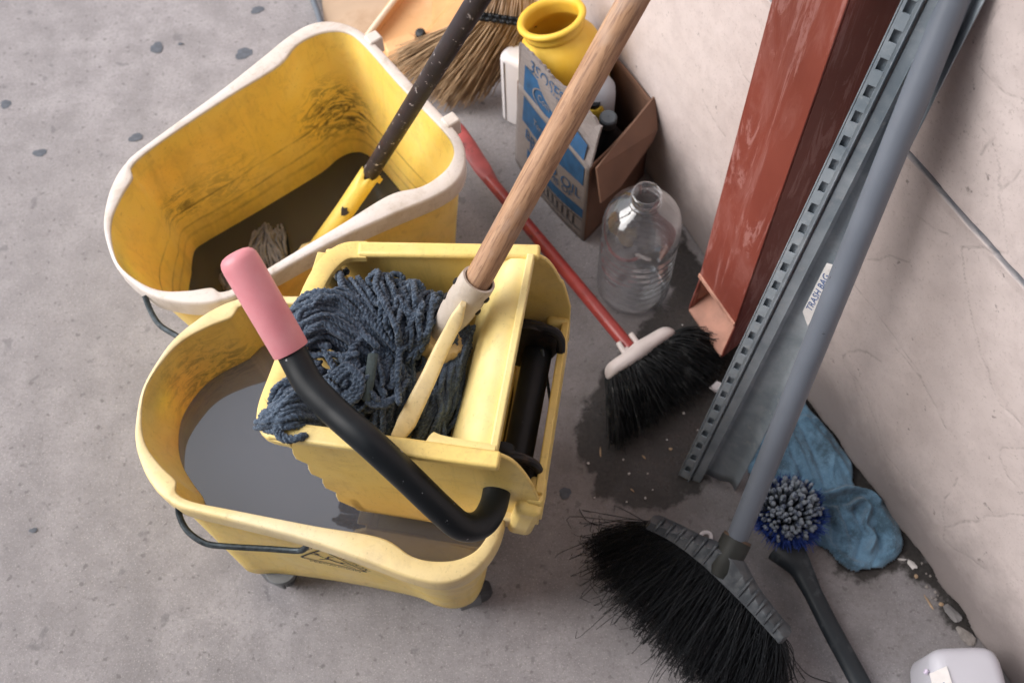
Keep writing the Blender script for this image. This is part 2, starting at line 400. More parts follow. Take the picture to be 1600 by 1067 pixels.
# ------------------------------------------------------------------ mop bucket
RO = [(0,0),(0,.11),(-.008,.155),(-.03,.188),(-.06,.204),(-.10,.204),(-.16,.192),(-.245,.177),(-.34,.167),(-.41,.160),(-.432,.153),(-.441,.149),(-.457,.139),(-.480,.118),(-.506,.083),(-.519,.048),(-.527,0)]
RI = [(-.018,0),(-.016,.11),(-.023,.150),(-.045,.171),(-.075,.179),(-.105,.177),(-.148,.160),(-.235,.158),(-.34,.153),(-.40,.149),(-.426,.141),(-.4315,.129),(-.4365,.1215),(-.462,.106),(-.492,.081),(-.511,.048),(-.522,0)]
BO = [(-.038,0),(-.038,.11),(-.044,.145),(-.056,.160),(-.075,.168),(-.10,.168),(-.14,.160),(-.25,.157),(-.34,.160),(-.375,.166),(-.395,.163),(-.401,.151),(-.410,.137),(-.425,.115),(-.452,.09),(-.470,.045),(-.478,0)]
BI = [(-.046,0),(-.046,.098),(-.052,.128),(-.063,.140),(-.078,.146),(-.10,.146),(-.14,.139),(-.25,.136),(-.34,.136),(-.378,.136),(-.402,.132),(-.424,.104),(-.430,.093),(-.447,.070),(-.460,.047),(-.469,.022),(-.471,0)]
def zr(x): return .375-.12*x*x
def outline(H, offs=0.):
    H = np.array(H, float); full = np.vstack([H, (H[1:-1]*[1,-1])[::-1]])
    P = np.c_[full, np.zeros(len(full))]; P = spline(P, 8, True)[:,:2]
    if offs:
        T = np.roll(P, -1, 0)-np.roll(P, 1, 0); T /= np.linalg.norm(T, axis=1)[:,None]
        P = P+np.c_[T[:,1], -T[:,0]]*offs*np.sign(area(P))
    return P
def area(P):
    x, y = P[:,0], P[:,1]; return .5*np.sum(x*np.roll(y, -1)-y*np.roll(x, -1))
def lerp(a, b, t): return a+(b-a)*t
OR_, IR_, OB, IB = outline(RO), outline(RI), outline(BO), outline(BI)
def make_bucket(frame, mats, label, water_z, cat='mop bucket'):
    o, a = frame; mbody, mrim = mats
    root = empty('mop_bucket', (o[0], o[1], 0), a, label=label, cat=cat, group='wheeled yellow mop buckets')
    Z = lambda P, z: np.c_[P, np.full(len(P), z) if np.isscalar(z) else z]
    zrim = zr(OR_[:,0]); skirt = zrim-.034
    OW = outline(RO, -.007)            # wall just inside the skirt
    rings = []
    for t in (0, .02, .12, .3, .5, .7, .85, 1.): 
        zb = .084; rings.append(np.c_[lerp(OB, OW, t**1.15)-(0 if t else 0), zb+(zrim-.012-zb)*t])
    rings[0] = np.c_[lerp(OB, OB.mean(0), .03), rings[0][:,2]]
    outer = MB().grid(rings, closev=True)
    inner = []
    for t in (1., .97, .85, .7, .5, .3, .12, .03, 0):
        zb = .096; P = lerp(IB, IR_, t**1.1); inner.append(np.c_[P, zb+(zrim-.004-zb)*t])
    n = len(OB)
    mbb = MB(); mbb.grid(rings, closev=True)
    mbb.grid(inner, closev=True)
    mbb.add(inner[-1], [tuple(range(n))]); mbb.add(rings[0], [tuple(range(n))[::-1]])
    body = obj('body', mbb, mbody, root, local=True, fix=False, ang=50)
    ia = body.data.attributes.new('inner', 'FLOAT', 'POINT'); arr = np.zeros(len(body.data.vertices), np.float32); arr[len(rings)*n:(len(rings)+len(inner))*n] = 1; ia.data.foreach_set('value', arr)
    bm = bmesh.new(); bm.from_mesh(body.data); bmesh.ops.recalc_face_normals(bm, faces=bm.faces); bm.to_mesh(body.data); bm.free()
    # rolled rim: skirt, flat top, inner edge
    e = [np.c_[outline(RO, -.003), skirt], np.c_[outline(RO, .0), skirt], np.c_[outline(RO, .0005), zrim-.006], np.c_[outline(RO, -.0008), zrim-.0015],
         np.c_[outline(RO, -.003), zrim], np.c_[lerp(IR_, OR_, .12), zrim], np.c_[lerp(IR_, OR_, .03), zrim-.001], np.c_[lerp(IR_, OR_, .0), zrim-.005], np.c_[lerp(IR_, OR_, .12), zrim-.012]]
    rim = obj('rim', MB().grid(e, closev=True, closeu=True), mrim, root, local=True, ang=60)
    # two brackets on the wringer end
    for yy in (.112, -.104):
        q = MB().box((.004, yy, zr(0)-.012), (1,0,0), (0,1,0), (0,0,1), .012, .011, .016)
        bevel(obj('bracket', q, mrim, root, local=True), .003)
    # casters
    for k, (x, y) in enumerate(((-.075,-.138),(-.075,.138),(-.345,-.150),(-.345,.14))):
        cst = obj('caster', MB().lathe([(.004,.084),(.024,.084),(.026,.078),(.022,.070),(.010,.066),(.004,.066)], (x,y,0), n=24), m_grey_plas, root, local=True)
        an = [.5, 2.2, 2.9, -.6][k]; dx, dy = math.cos(an), math.sin(an)
        for sgn in (-1, 1):
            f = MB().box((x+dx*.012-dy*.017*sgn, y+dy*.012+dx*.017*sgn, .052), (dx,dy,0), (-dy,dx,0), (0,0,1), .017, .0025, .024)
            bevel(obj('fork', f, m_grey_plas, cst, local=True), .002)
        wprof = [(.006,-.012),(.026,-.012),(.030,-.008),(.0305,0),(.030,.008),(.026,.012),(.006,.012)]
        obj('wheel', MB().lathe(wprof, (x+dx*.02, y+dy*.02, .031), (-dy,dx,0), 24), m_grey_dark, cst, local=True)
    return root, body
far_b, far_body = make_bucket(FAR, (m_far_body, m_far_rim), 'rear mop bucket with bleached white rim and dirty scuffed inside, no wringer on it', .10)
near_b, near_body = make_bucket(NEAR, (m_near_body, m_near_rim), 'front mop bucket carrying the side press wringer and a wet floor warning mark', .24)
# carrying wires
def bail(root, frame, pts):
    P = resamp(spline([lo(at(u, v, z), frame) for u, v, z in pts], 8), .006)
    return obj('carry_handle', MB().tube(P, .0042, 10), m_wire, root, local=True)
bail(near_b, NEAR, [(282,782,.345),(279,800,.325),(292,828,.315),(320,848,.312),(352,853,.312),(420,857,.312),(462,860,.315),(474,858,.322),(481,850,.332)])
bail(far_b, FAR, [(226,462,.33),(236,487,.318),(250,508,.312),(275,524,.312),(292,534,.314),(300,528,.322)])
# warning mark on the near side, laid on the body surface
def surf_tree(o):
    M_ = o.matrix_local; return BVHTree.FromObject(o, bpy.context.evaluated_depsgraph_get())
bpy.context.view_layer.update()
bt = surf_tree(near_body)
def lay_side(V2):   # (x,z) local -> on near side wall
    out = []
    for x, z in V2:
        h = bt.ray_cast(Vector((x, -.5, z)), Vector((0,1,0)))
        y = h[0].y if h[0] else -.165
        out.append((x, y-.0007, z))
    return np.array(out)
mk = MB()
tri = np.array([(-.287,.212),(-.184,.212),(-.2355,.300)])
tri_r = []
for i in range(3):
    p, q, r_ = tri[i-1], tri[i], tri[(i+1) % 3]
    for t in np.linspace(0, 1, 6):
        a_ = q+(p-q)*.10; b_ = q+(r_-q)*.10; tri_r.append((1-t)**2*a_+2*t*(1-t)*q+t*t*b_)
tri_r = np.array(tri_r); cen = tri.mean(0)
dense = []
for i in range(len(tri_r)):
    for t in np.linspace(0, 1, 5)[:-1]: dense.append(lerp(tri_r[i], tri_r[(i+1) % len(tri_r)], t))
dense = np.array(dense); inn = cen+(dense-cen)*.90
G = np.stack([lay_side(dense), lay_side(inn)]); mk.grid(G, closev=True)
def stroke(pts, wd):
    pts = spline([(x, z, 0) for x, z in pts], 5)[:,:2]; T = np.gradient(pts, axis=0); T /= np.linalg.norm(T, axis=1)[:,None]; N = np.c_[-T[:,1], T[:,0]]
    ww = np.linspace(1, .6, len(pts))[:,None]*wd
    mk.grid(np.stack([lay_side(pts+N*ww/2), lay_side(pts-N*ww/2)]))
fc = np.array((-.242,.245)); sc = 1.0
for pts, wd in (([(0,0),(.012,-.008),(.022,-.012)], .006), ([(-.002,.001),(-.012,.006),(-.022,.004)], .003), ([(.004,0),(.008,.014),(.018,.022)], .003),
                ([(.020,-.012),(.026,-.002),(.036,-.006)], .0035), ([(.020,-.012),(.028,-.018),(.040,-.022)], .0035), ([(.006,-.002),(-.004,-.012),(-.012,-.018)], .003)):
    stroke([fc+np.array(p)*sc for p in pts], wd)
hd = fc+np.array((-.009,.013)); th_ = np.linspace(0, 2*math.pi, 12, endpoint=False)
mk.add(lay_side(np.c_[hd[0]+.0042*np.cos(th_), hd[1]+.0042*np.sin(th_)]), [tuple(range(12))])
def txt_side(body, size, cx, cz, ang):
    V, F = text2d(body, size); c_, s_ = math.cos(ang), math.sin(ang)
    mk.add(lay_side(np.c_[cx+V[:,0]*c_-V[:,1]*s_, cz+V[:,0]*s_+V[:,1]*c_]), F)
txt_side('CAUTION', .017, -.202, .263, R(-60)); txt_side('CUIDADO', .015, -.270, .263, R(60)); txt_side('PRECAUCION', .012, -.2355, .203, 0)
m_ink = mat_simple('black_ink', (.03,.033,.04), .6, .3)
obj('warning_mark', mk, m_ink, near_b, local=True, smooth=False, fix=False)

# water in the buckets
def water(frame, z, name, label, colr, spec):
    o, a = frame
    # inner outline at height z
    t = None
    zrim = zr(OR_[:,0]); tt = np.clip((z-.096)/(zrim-.004-.096), 0, 1); P = lerp(IB, IR_, (tt**1.1)[:,None])
    P = P.mean(0)+(P-P.mean(0))*.9985
    V = np.array([gl((x, y, z), frame) for x, y in P]); Vb = V-[0,0,.006 if z < .15 else .1]
    if z > .15:
        t2 = np.clip((z-.1-.096)/(zrim-.1), 0, 1); P2_ = lerp(IB, IR_, (t2**1.1)[:,None]); P2_ = P2_.mean(0)+(P2_-P2_.mean(0))*.99
        Vb = np.array([gl((x, y, z-.1), frame) for x, y in P2_])
    n = len(P); b = MB().add(np.vstack([V, Vb]), [tuple(range(n)), tuple(range(2*n-1, n-1, -1))]+[(i, i+n, (i+1) % n+n, (i+1) % n) for i in range(n)])
    a = M(name+'_mat'); nn = a.noise(5, 4); a.col(a.mix(a.ramp(nn, .3, .7), colr, tuple(x*1.15 for x in colr)))
    a.set(Roughness=.035, IOR=spec)
    a.bump(a.noise(9, 2), .015, .004)
    ob = obj(name, b, a.m, smooth=False); tagp(ob, label=label, cat='water'); return ob
water(FAR, .107, 'dirty_water', 'shallow dark mop water at the bottom of the rear bucket', (.022,.026,.028), 1.7)
water(NEAR, .245, 'dirty_water', 'murky grey mop water mirroring the sky in the front bucket', (.070,.072,.088), 2.7)

# ------------------------------------------------------------------ wringer (local frame of the front bucket)
NR = NEAR
wr = empty('mop_wringer', (*gl((-.12,.02,0), NR)[:2], 0.30), NR[1], label='pale yellow side press mop wringer hung on the front bucket', cat='mop wringer')
def WL(P): return np.array([gl(p, NR) for p in np.array(P, float).reshape(-1, 3)])
YF, YB = -.105, .155
def side_poly(y):   # outline of a side wall in x,z
    t = spline([(-.262,.548,0),(-.25,.556,0),(-.13,.562,0),(-.01,.566,0)], 4)[:,:2].tolist()
    t += spline([(-.01,.566,0),(.012,.55,0),(.03,.50,0),(.041,.44,0)], 5)[1:,:2].tolist()
    t += [(.041,.345), (-.02,.335), (-.06,.30), (-.12,.285), (-.20,.285)]
    for k in range(5):
        x0, z0 = -.215-.0095*k, .30+.046*k; t += [(x0, z0), (x0-.012, z0+.012), (x0-.012, z0+.030)]
    return t
def yb(x): return .139+.11*(min(0, x)+.24)
def wall_plate(y, th, name, sub=None):
    P = side_poly(y); fy = (lambda x: y) if y is not None else yb; V = WL([(x, fy(x), z-(.008 if y is None and z > .5 else 0)) for x, z in P]+[(x, fy(x)+th, z-(.008 if y is None and z > .5 else 0)) for x, z in P]); n = len(P)
    F = [tuple(range(n)), tuple(range(2*n-1, n-1, -1))]+[(i, i+n, (i+1) % n+n, (i+1) % n) for i in range(n)]
    return bevel(obj(name, MB().add(V, F), m_wring, wr, smooth=True, ang=30), .0015)
wall_plate(YF, .005, 'side_panel'); wall_plate(None, -.005, 'side_panel')
def lip(pts, wx, hz, name, mt=m_wring, out=1):   # rounded flange swept along pts (local)
    P = resamp(spline(pts, 6), .008); m_ = MB(); m_.tube(WL(P), hz, 12, fx=wx/hz, fy=1.)
    return obj(name, m_, mt, wr)
# flanges: front, back, left with slots
def bar(a, b, w_, h_, name, mt=None, bv=.003, up=(0,0,1)):
    a, b = WL([a])[0], WL([b])[0]; ex = (b-a); L = np.linalg.norm(ex); ex /= L; ey = np.cross(up, ex); ey /= np.linalg.norm(ey); ez = np.cross(ex, ey)
    o = obj(name, MB().box((a+b)/2, ex, ey, ez, L/2, w_/2, h_/2), mt or m_wring, wr, ang=40); bevel(o, bv, 3); return o
bar((-.262,-.112,.551), (.000,-.112,.566), .020, .012, 'flange')
bar((-.222,.139,.549), (.000,.165,.556), .020, .010, 'flange', None, .004)
# left wall: sloping face with slots, made of ribs between which the tray shows
lw = MB()
ys = np.linspace(YF+.004, YB-.024, 12)
for i in range(11):
    y0, y1 = ys[i]+.004, ys[i+1]-.004
    lw.hexa(WL([(-.262,y0,.545),(-.250,y0,.545),(-.250,y1,.545),(-.262,y1,.545),(-.205,y0,.30),(-.193,y0,.30),(-.193,y1,.30),(-.205,y1,.30)]))
lw.hexa(WL([(-.265,YF,.538),(-.247,YF,.538),(-.247,.13,.538),(-.265,.13,.538),(-.272,YF,.548),(-.249,YF,.548),(-.249,.13,.548),(-.272,.13,.548)]))
lw.hexa(WL([(-.207,YF,.285),(-.19,YF,.285),(-.19,YB,.285),(-.207,YB,.285),(-.213,YF,.335),(-.197,YF,.335),(-.197,YB,.335),(-.213,YB,.335)]))
bevel(obj('basket_grille', lw, m_wring, wr, ang=30), .002)
# rounded corner lip at front left and chamfered shoulder at back left
def flange(pts, w_, t_, name, mt=m_wring):
    P = resamp(spline(pts, 8), .006); T = np.gradient(P, axis=0); T[:,2] = 0; T /= np.linalg.norm(T, axis=1)[:,None]; N = np.c_[-T[:,1], T[:,0], np.zeros(len(P))]
    G = []
    for i in range(len(P)):
        G.append([P[i]+N[i]*a_+np.array([0,0,b_]) for a_, b_ in ((-w_/2,-t_),(-w_/2,0),(-w_/2+.002,.0015),(0,.002),(w_/2-.002,.0015),(w_/2,0),(w_/2,-t_))])
    G = np.array(G); mb = MB().grid(WL(G).reshape(G.shape), closev=True); n = G.shape[1]; mb.f.append(tuple(range(n))[::-1]); mb.f.append(tuple((len(P)-1)*n+i for i in range(n)))
    return obj(name, mb, mt, wr, ang=50)
flange([(-.235,-.112,.550),(-.262,-.108,.550),(-.272,-.085,.549),(-.270,-.04,.550),(-.266,.03,.550),(-.262,.08,.550),(-.254,.112,.550),(-.238,.134,.550),(-.212,.141,.549)], .024, .009, 'corner_lip')
bar((-.21,YF+.005,.285), (-.21,YB-.005,.285), .02, .006, 'floor_bar')
fl = MB().hexa(WL([(-.205,YF,.286),(-.03,YF,.286),(-.03,YB,.286),(-.205,YB,.286),(-.205,YF,.292),(-.03,YF,.292),(-.03,YB,.292),(-.205,YB,.292)]))
obj('basket_floor', fl, m_wring, wr, smooth=False)
# press plate
G = []
prof = [(-.012,.556),(-.022,.557),(-.034,.556),(-.046,.545),(-.058,.515),(-.070,.475),(-.080,.43),(-.084,.38),(-.084,.33)]
for y in np.linspace(YF+.010, YB-.002, 14):
    G.append([(x, y, z) for x, z in prof])
G = np.array(G); V = WL(G).reshape(G.shape); back_ = WL(G+np.array([.005,0,-.002])).reshape(G.shape)
pp = MB().grid(V); pp.grid(back_, flip=True)
obj('press_plate', pp, m_plate, wr, ang=40)
bar((-.010,YF+.006,.553), (-.010,YB+.002,.556), .009, .018, 'plate_rib', m_plate, .002)
obj('plate_foot', MB().tube(WL(resamp(spline([(-.082,YF+.012,.553),(-.07,YF+.008,.556),(-.04,YF+.006,.558),(-.008,YF+.006,.559)], 6), .005)), .009, 12, fx=1., fy=.55), m_plate, wr)
# back rail and cross frame
bar((.040,YF+.004,.405), (.036,YB-.004,.375), .010, .075, 'rear_rail', None, .002)
bar((.036,YF-.004,.415), (.037,YF+.030,.412), .020, .045, 'rail_clip', None, .004)
# hook block at the front right (hangs on the bucket rim)
hk = bar((.008,YF-.004,.385), (.040,YF-.004,.380), .022, .095, 'hook', None, .009)
bar((.010,YB+.002,.376), (.040,YB+.002,.376), .018, .075, 'hook', None, .008)
# black mechanism
mech = MB()
mech.tube(WL([(.004,YF+.02,.40),(.006,YB-.03,.40)]), .019, 20)
obj('press_shaft', mech, m_black, wr)
m_iron = mat_simple('black_iron', (.022,.022,.024), .42, .5, 40, metal=.3, bump=.3, bscale=150, dirt=(.08,.05,.035), dsc=25, dlo=.58, dhi=.7)
for y in (YB-.045, YF+.035):
    for dy in (0, .011):
        c_ = spline([(-.05,.40,0),(-.03,.452,0),(0,.462,0),(.028,.445,0),(.034,.42,0),(.02,.38,0),(-.005,.352,0),(-.04,.36,0)], 6, True)[:,:2]
        q = WL([(x, y+dy, z-.3*dy) for x, z in c_]+[(x, y+dy+.0045, z-.3*dy) for x, z in c_]); n = len(c_)
        obj('cam_plate', MB().add(q, [tuple(range(n)), tuple(range(2*n-1, n-1, -1))]+[(i, i+n, (i+1) % n+n, (i+1) % n) for i in range(n)]), m_iron, wr, ang=40)
    obj('press_link', MB().tube(WL(resamp(spline([(-.02,y+.006,.455),(.02,y+.006,.456),(.034,y+.004,.44),(.036,y-.002,.415)], 6), .004)), .006, 10), m_iron, wr)
obj('spring_wire', MB().tube(WL([(.012,YB-.05,.42),(.022,YB-.075,.40),(.030,YB-.09,.35)]), .0022, 8), m_wire, wr)
lf = MB().hexa(WL([(.020,YF+.01,.25),(.03,YF+.01,.25),(.03,YF+.07,.25),(.02,YF+.07,.25),(.030,YF+.01,.42),(.036,YF+.01,.42),(.036,YF+.03,.42),(.03,YF+.03,.42)]))
# lever
m_lever = mat_simple('black_lever', (.009,.012,.015), .42, .3, 15, dirt=(.35,.36,.38), dsc=80, dlo=.665, dhi=.685)
lever_pts = [lo(at(u, v, z), NR) for u, v, z in ((785,700,.44),(779,745,.445),(771,790,.448),(752,818,.462),(722,822,.482),(690,797,.510),(640,749,.552),(580,693,.592),(520,640,.600),(485,603,.605),(466,570,.612),(452,542,.620))]
lv = obj('lever', MB().tube(WL(resamp(spline(lever_pts, 8), .004)), .0168, 28), m_lever, wr)
gp = [lo(at(u, v, z), NR) for u, v, z in ((455,548,.6185),(449,536,.6235),(368,396,.692))]
gpw = WL(gp); d_ = (gpw[2]-gpw[1]); L_ = np.linalg.norm(gpw[2]-gpw[0]); d_ /= np.linalg.norm(d_)
m_pink = M('pink_grip'); n = m_pink.noise(10, 6, .6)
c = m_pink.mix(m_pink.ramp(n, .35, .65), (.66,.205,.245), (.74,.31,.345)); c = m_pink.mix(m_pink.ramp(m_pink.noise(35, 6, .7), .66, .75, 0, .6), c, (.28,.07,.09))
m_pink.col(c); m_pink.set(Roughness=.42, Subsurface_Weight=.15); m_pink.b.inputs['Subsurface Radius'].default_value = (.01,.004,.004); m_pink.bump(m_pink.noise(60, 5), .15, .001)
obj('grip', MB().lathe([(.0172,0),(.0202,0),(.0208,.002),(.0212,L_*.5),(.0214,L_*.88),(.0208,L_*.935),(.0190,L_*.972),(.0155,L_*.998),(.010,L_*1.012),(.004,L_*1.017),(.0005,L_*1.018)], gpw[0], d_, 36), m_pink.m, lv)

# ------------------------------------------------------------------ blue mop in the wringer
def wood_mat():
    a = M('bare_wood'); co = a.co(scale=(1,1,1))
    n = a.noise(18, 6, .6, .8, sc=(9,9,1)); f = a.noise(60, 5, .7, .3, sc=(6,6,.5))
    c = a.mix(a.ramp(n, .3, .7), (.36,.195,.105), (.52,.32,.19)); c = a.mix(a.ramp(f, .48, .60, 0, .7), c, (.19,.095,.055))
    c = a.mix(a.ramp(a.noise(9, 4, .6, sc=(2,2,1)), .5, .62, 0, .5), c, (.42,.32,.27))
    a.col(c); a.set(Roughness=.62); a.bump(a.math('ADD', n, f), .35, .001); return a.m
m_wood = wood_mat()
def pole(name, P0, P1, r, mat, parent, extra=0, n=28, seg=40, wob_=0., taper=0):
    # mesh whose own z axis runs along the pole, so that stretched grain follows it
    P0, P1 = np.array(P0), np.array(P1); L = np.linalg.norm(P1-P0)
    z = np.linspace(0, L, seg); G = []
    th = np.linspace(0, 2*math.pi, n, endpoint=False)
    for q in z:
        rr = r*(1-taper*q/L); nz = vnoise(np.c_[np.cos(th)*1.5, np.sin(th)*1.5, np.full(n, q*25)], 9)*wob_
        G.append(np.c_[(rr+nz)*np.cos(th), (rr+nz)*np.sin(th), np.full(n, q)])
    mb = MB().grid(np.array(G), closev=True); mb.f.append(tuple(range(n))[::-1]); mb.f.append(tuple((seg-1)*n+i for i in range(n)))
    me = bpy.data.meshes.new(name); me.from_pydata(np.vstack(mb.v).tolist(), [], mb.f); me.polygons.foreach_set('use_smooth', [True]*len(me.polygons)); me.set_sharp_from_angle(angle=R(50))
    me.materials.append(mat); o = bpy.data.objects.new(name, me); COL.objects.link(o)
    quat = Vector(P1-P0).to_track_quat('Z', 'Y'); Mw = Matrix.Translation(Vector(P0)) @ quat.to_matrix().to_4x4()
    if parent is not None: o.parent = parent; o.matrix_basis = xf(rootof(parent)).inverted() @ Mw
    else: o.matrix_basis = Mw
    return o
HB = pd(741, 447, 1.175); HT0 = pd(989, 0, 1.045); hd_ = (HT0-HB)/np.linalg.norm(HT0-HB)
mop = empty('mop', tuple(at(640, 560, .45)), label='blue rope mop with thick bare wooden handle, pressed in the yellow wringer', cat='mop')
pole('handle', HB-hd_*.01, HB+hd_*.78, .0161, m_wood, mop, wob_=.0006)
m_clamp = plastic('dusty_clamp', (.50,.43,.36), (.60,.54,.48), stain=(.42,.32,.2), stain_amt=.5, rough=.75)
m_jaw = plastic('mop_jaw_plastic', (.84,.66,.32), (.86,.74,.48), stain=(.45,.32,.18), stain_amt=.4)
m_ring = plastic('ring_plastic', (.62,.45,.20), (.68,.52,.28), stain=(.3,.2,.1), stain_amt=.5, rough=.6)
HS = at(684, 528, .515)
ax = (HB-HS); Ls = np.linalg.norm(ax); ax /= Ls
obj('socket', MB().lathe([(.0175,Ls+.012),(.0205,Ls+.012),(.0212,Ls+.004),(.0212,Ls*.75),(.0200,Ls*.5),(.0165,Ls*.28),(.014,0),(.0135,-.02),(.001,-.02)], HS, ax, 32), m_clamp, mop)
side_ = np.cross(ax, [0,0,1]); side_ /= np.linalg.norm(side_)
vS = C0-HS; vS -= ax*(vS@ax); vS /= np.linalg.norm(vS); xS = np.cross(ax, vS)
for (t, a_) in ((.97, 78),(.74, 80),(.93, -80),(.66, -78)):
    dr = vS*math.cos(R(a_))+xS*math.sin(R(a_))
    obj('rivet', MB().lathe([(.0045,0),(.0045,.0015),(.003,.0028),(.0002,.0032)], HS+ax*Ls*t+dr*.0205, dr, 12), m_iron, mop)
rg = MB(); n = 72; G = []
for r0, z0 in ((.016,-.002),(.026,-.002),(.0285,.003),(.0285,.017),(.026,.021),(.016,.021)):
    G.append([(( (r0+(.0016 if (i//2) % 2 and r0 > .02 else 0)))*math.cos(2*math.pi*i/n), (r0+(.0016 if (i//2) % 2 and r0 > .02 else 0))*math.sin(2*math.pi*i/n), z0) for i in range(n)])
u_ = side_; v_ = np.cross(ax, u_); G = np.array(G); RC = at(681, 541, .503)
V = RC+G[...,:1]*u_+G[...,1:2]*v_+G[...,2:3]*ax
obj('clamp_ring', MB().grid(V, closev=True, closeu=True), m_ring, mop, ang=35)
# the long flat jaw that closes on the yarn
jp = [at(u, v, z) for u, v, z in ((724,474,.598),(707,512,.570),(690,545,.552),(672,585,.540),(655,620,.527),(640,650,.515),(628,672,.505),(616,688,.495))]
J = resamp(spline(jp, 8), .005); G = []
T, N, B = frames(J)
vw = C0-J; vw /= np.linalg.norm(vw, axis=1)[:,None]; Wd = np.cross(T, vw); Wd /= np.linalg.norm(Wd, axis=1)[:,None]; Hd = np.cross(Wd, T)
nj = len(J)
for i in range(nj):
    t = i/(nj-1); w0 = np.interp(t, [0,.12,.5,.85,.97,1], [.003,.0080,.0095,.0115,.008,.003]); h0 = .007*np.interp(t, [0,.9,1], [1,1,.5])
    G.append([J[i]+Wd[i]*w0*math.copysign(abs(math.cos(a_))**.5, math.cos(a_))+Hd[i]*h0*math.copysign(abs(math.sin(a_))**.5, math.sin(a_)) for a_ in np.linspace(0, 2*math.pi, 16, endpoint=False)])
jm = MB().grid(G, closev=True); jm.f.append(tuple(range(16))[::-1]); jm.f.append(tuple((nj-1)*16+i for i in range(16)))
obj('jaw', jm, m_jaw, mop, ang=50)
# lower dusty web under the jaw
wb = [at(u, v, z) for u, v, z in ((676,535,.520),(668,570,.505),(650,600,.495),(636,640,.480),(624,672,.468))]
obj('jaw_web', MB().tube(resamp(spline(wb, 6), .005), .009, 12, fx=1, fy=.5), m_clamp, mop)

# yarn: twisted ropes
def rope(mb, P, r, pitch=.018, step=.0018, n=12, fray=.0004, ph=None):
    P = resamp(P, step); m_ = len(P); T, N, B = frames(P); ph = random.random()*6 if ph is None else ph
    s_ = np.arange(m_)*step; tw = 2*math.pi*s_/pitch+ph
    th = np.linspace(0, 2*math.pi, n, endpoint=False)
    A = th[None]+tw[:,None]
    rr = r*(.74+.32*np.abs(np.cos(1.5*th))[None])*np.interp(np.arange(m_), [0,2,m_-3,m_-1], [.5,1,1,.55])[:,None]
    rr = rr+rs.normal(0, fray, (m_, n))
    G = P[:,None]+rr[...,None]*(np.cos(A)[...,None]*N[:,None]+np.sin(A)[...,None]*B[:,None])
    b0 = mb.n; mb.grid(G, closev=True); mb.f.append(tuple(b0+i for i in range(n))[::-1]); mb.f.append(tuple(b0+(m_-1)*n+i for i in range(n)))
def bundle(mb, L_, R_, N, r=.0037, zj=.008, wob_=.006, t0=(0,1), curl=0, tj=.12, fray=.0004, ext=.06):
    L_ = spline([at(u, v, z) for u, v, z in L_], 6); R_ = spline([at(u, v, z) for u, v, z in R_], 6)
    for k in range(int(N*1.3)):
        t = t0[0]+(t0[1]-t0[0])*random.random(); P = L_*(1-t)+R_*t; m_ = len(P)
        a_ = int(m_*random.random()*tj); b_ = m_-int(m_*random.random()*tj); P = P[a_:b_].copy(); m_ = len(P)
        s_ = np.linspace(0, 3.2, m_); off_ = np.stack([vnoise(np.c_[s_, np.full(m_, k*3.7+c_*17), np.zeros(m_)], 21) for c_ in range(3)], 1)
        P += off_*wob_*1.1; P[:,2] += random.uniform(-zj, zj*.35)
        if curl:
            e = P[-1]; d1 = P[-1]-P[-2]; d1 /= np.linalg.norm(d1); sdv = np.cross(d1, [0,0,1]); cr = curl*random.uniform(.5, 1.2)*random.choice((-1, 1))
            ex = [e+d1*math.sin(q)*abs(cr)+sdv*(1-math.cos(q))*cr-np.array([0,0,.003*q]) for q in np.linspace(.3, random.uniform(2, 4.4), 8)]
            P = np.vstack([P, ex])
        rope(mb, P, r*random.uniform(.68, 1.15), fray=fray, pitch=random.uniform(.015,.020))
Y = MB()
# deep filler layers
bundle(Y, [(600,560,.46),(560,500,.47),(500,480,.47),(470,500,.44)], [(610,600,.46),(560,660,.44),(500,680,.43),(455,690,.41)], 45, zj=.02, r=.0046)
bundle(Y, [(620,570,.45),(560,480,.46),(560,450,.44)], [(660,570,.45),(690,500,.46),(700,470,.43)], 35, zj=.02, r=.0046)
bundle(Y, [(560,560,.44),(540,620,.43),(520,690,.42)], [(640,580,.44),(610,640,.43),(600,692,.40)], 30, zj=.03, r=.0046)
# fan to the left, arching over the grille lip
bundle(Y, [(628,585,.515),(590,520,.540),(540,460,.560),(500,455,.570),(470,470,.562),(460,500,.545),(470,520,.535)],
          [(622,600,.505),(580,580,.520),(540,545,.535),(505,535,.545),(478,545,.548),(462,560,.540),(470,582,.525)], 46, zj=.010, wob_=.009)
bundle(Y, [(600,560,.53),(560,505,.553),(520,475,.566),(485,470,.570),(465,485,.560),(458,515,.552)],
          [(600,580,.525),(560,545,.545),(520,520,.558),(490,520,.562),(465,540,.556),(456,560,.548)], 20, zj=.006, wob_=.008)
# up and back: fat curling loops
bundle(Y, [(615,570,.520),(590,520,.540),(565,480,.548),(540,450,.540),(530,447,.52)], [(640,560,.525),(660,520,.545),(672,490,.548),(690,470,.535),(700,480,.515)], 48, zj=.012, wob_=.014, curl=.013)
bundle(Y, [(620,560,.52),(615,510,.55),(600,465,.55),(590,440,.535)], [(640,560,.52),(650,520,.552),(655,480,.55),(655,455,.535)], 20, zj=.008, wob_=.016, curl=.012)
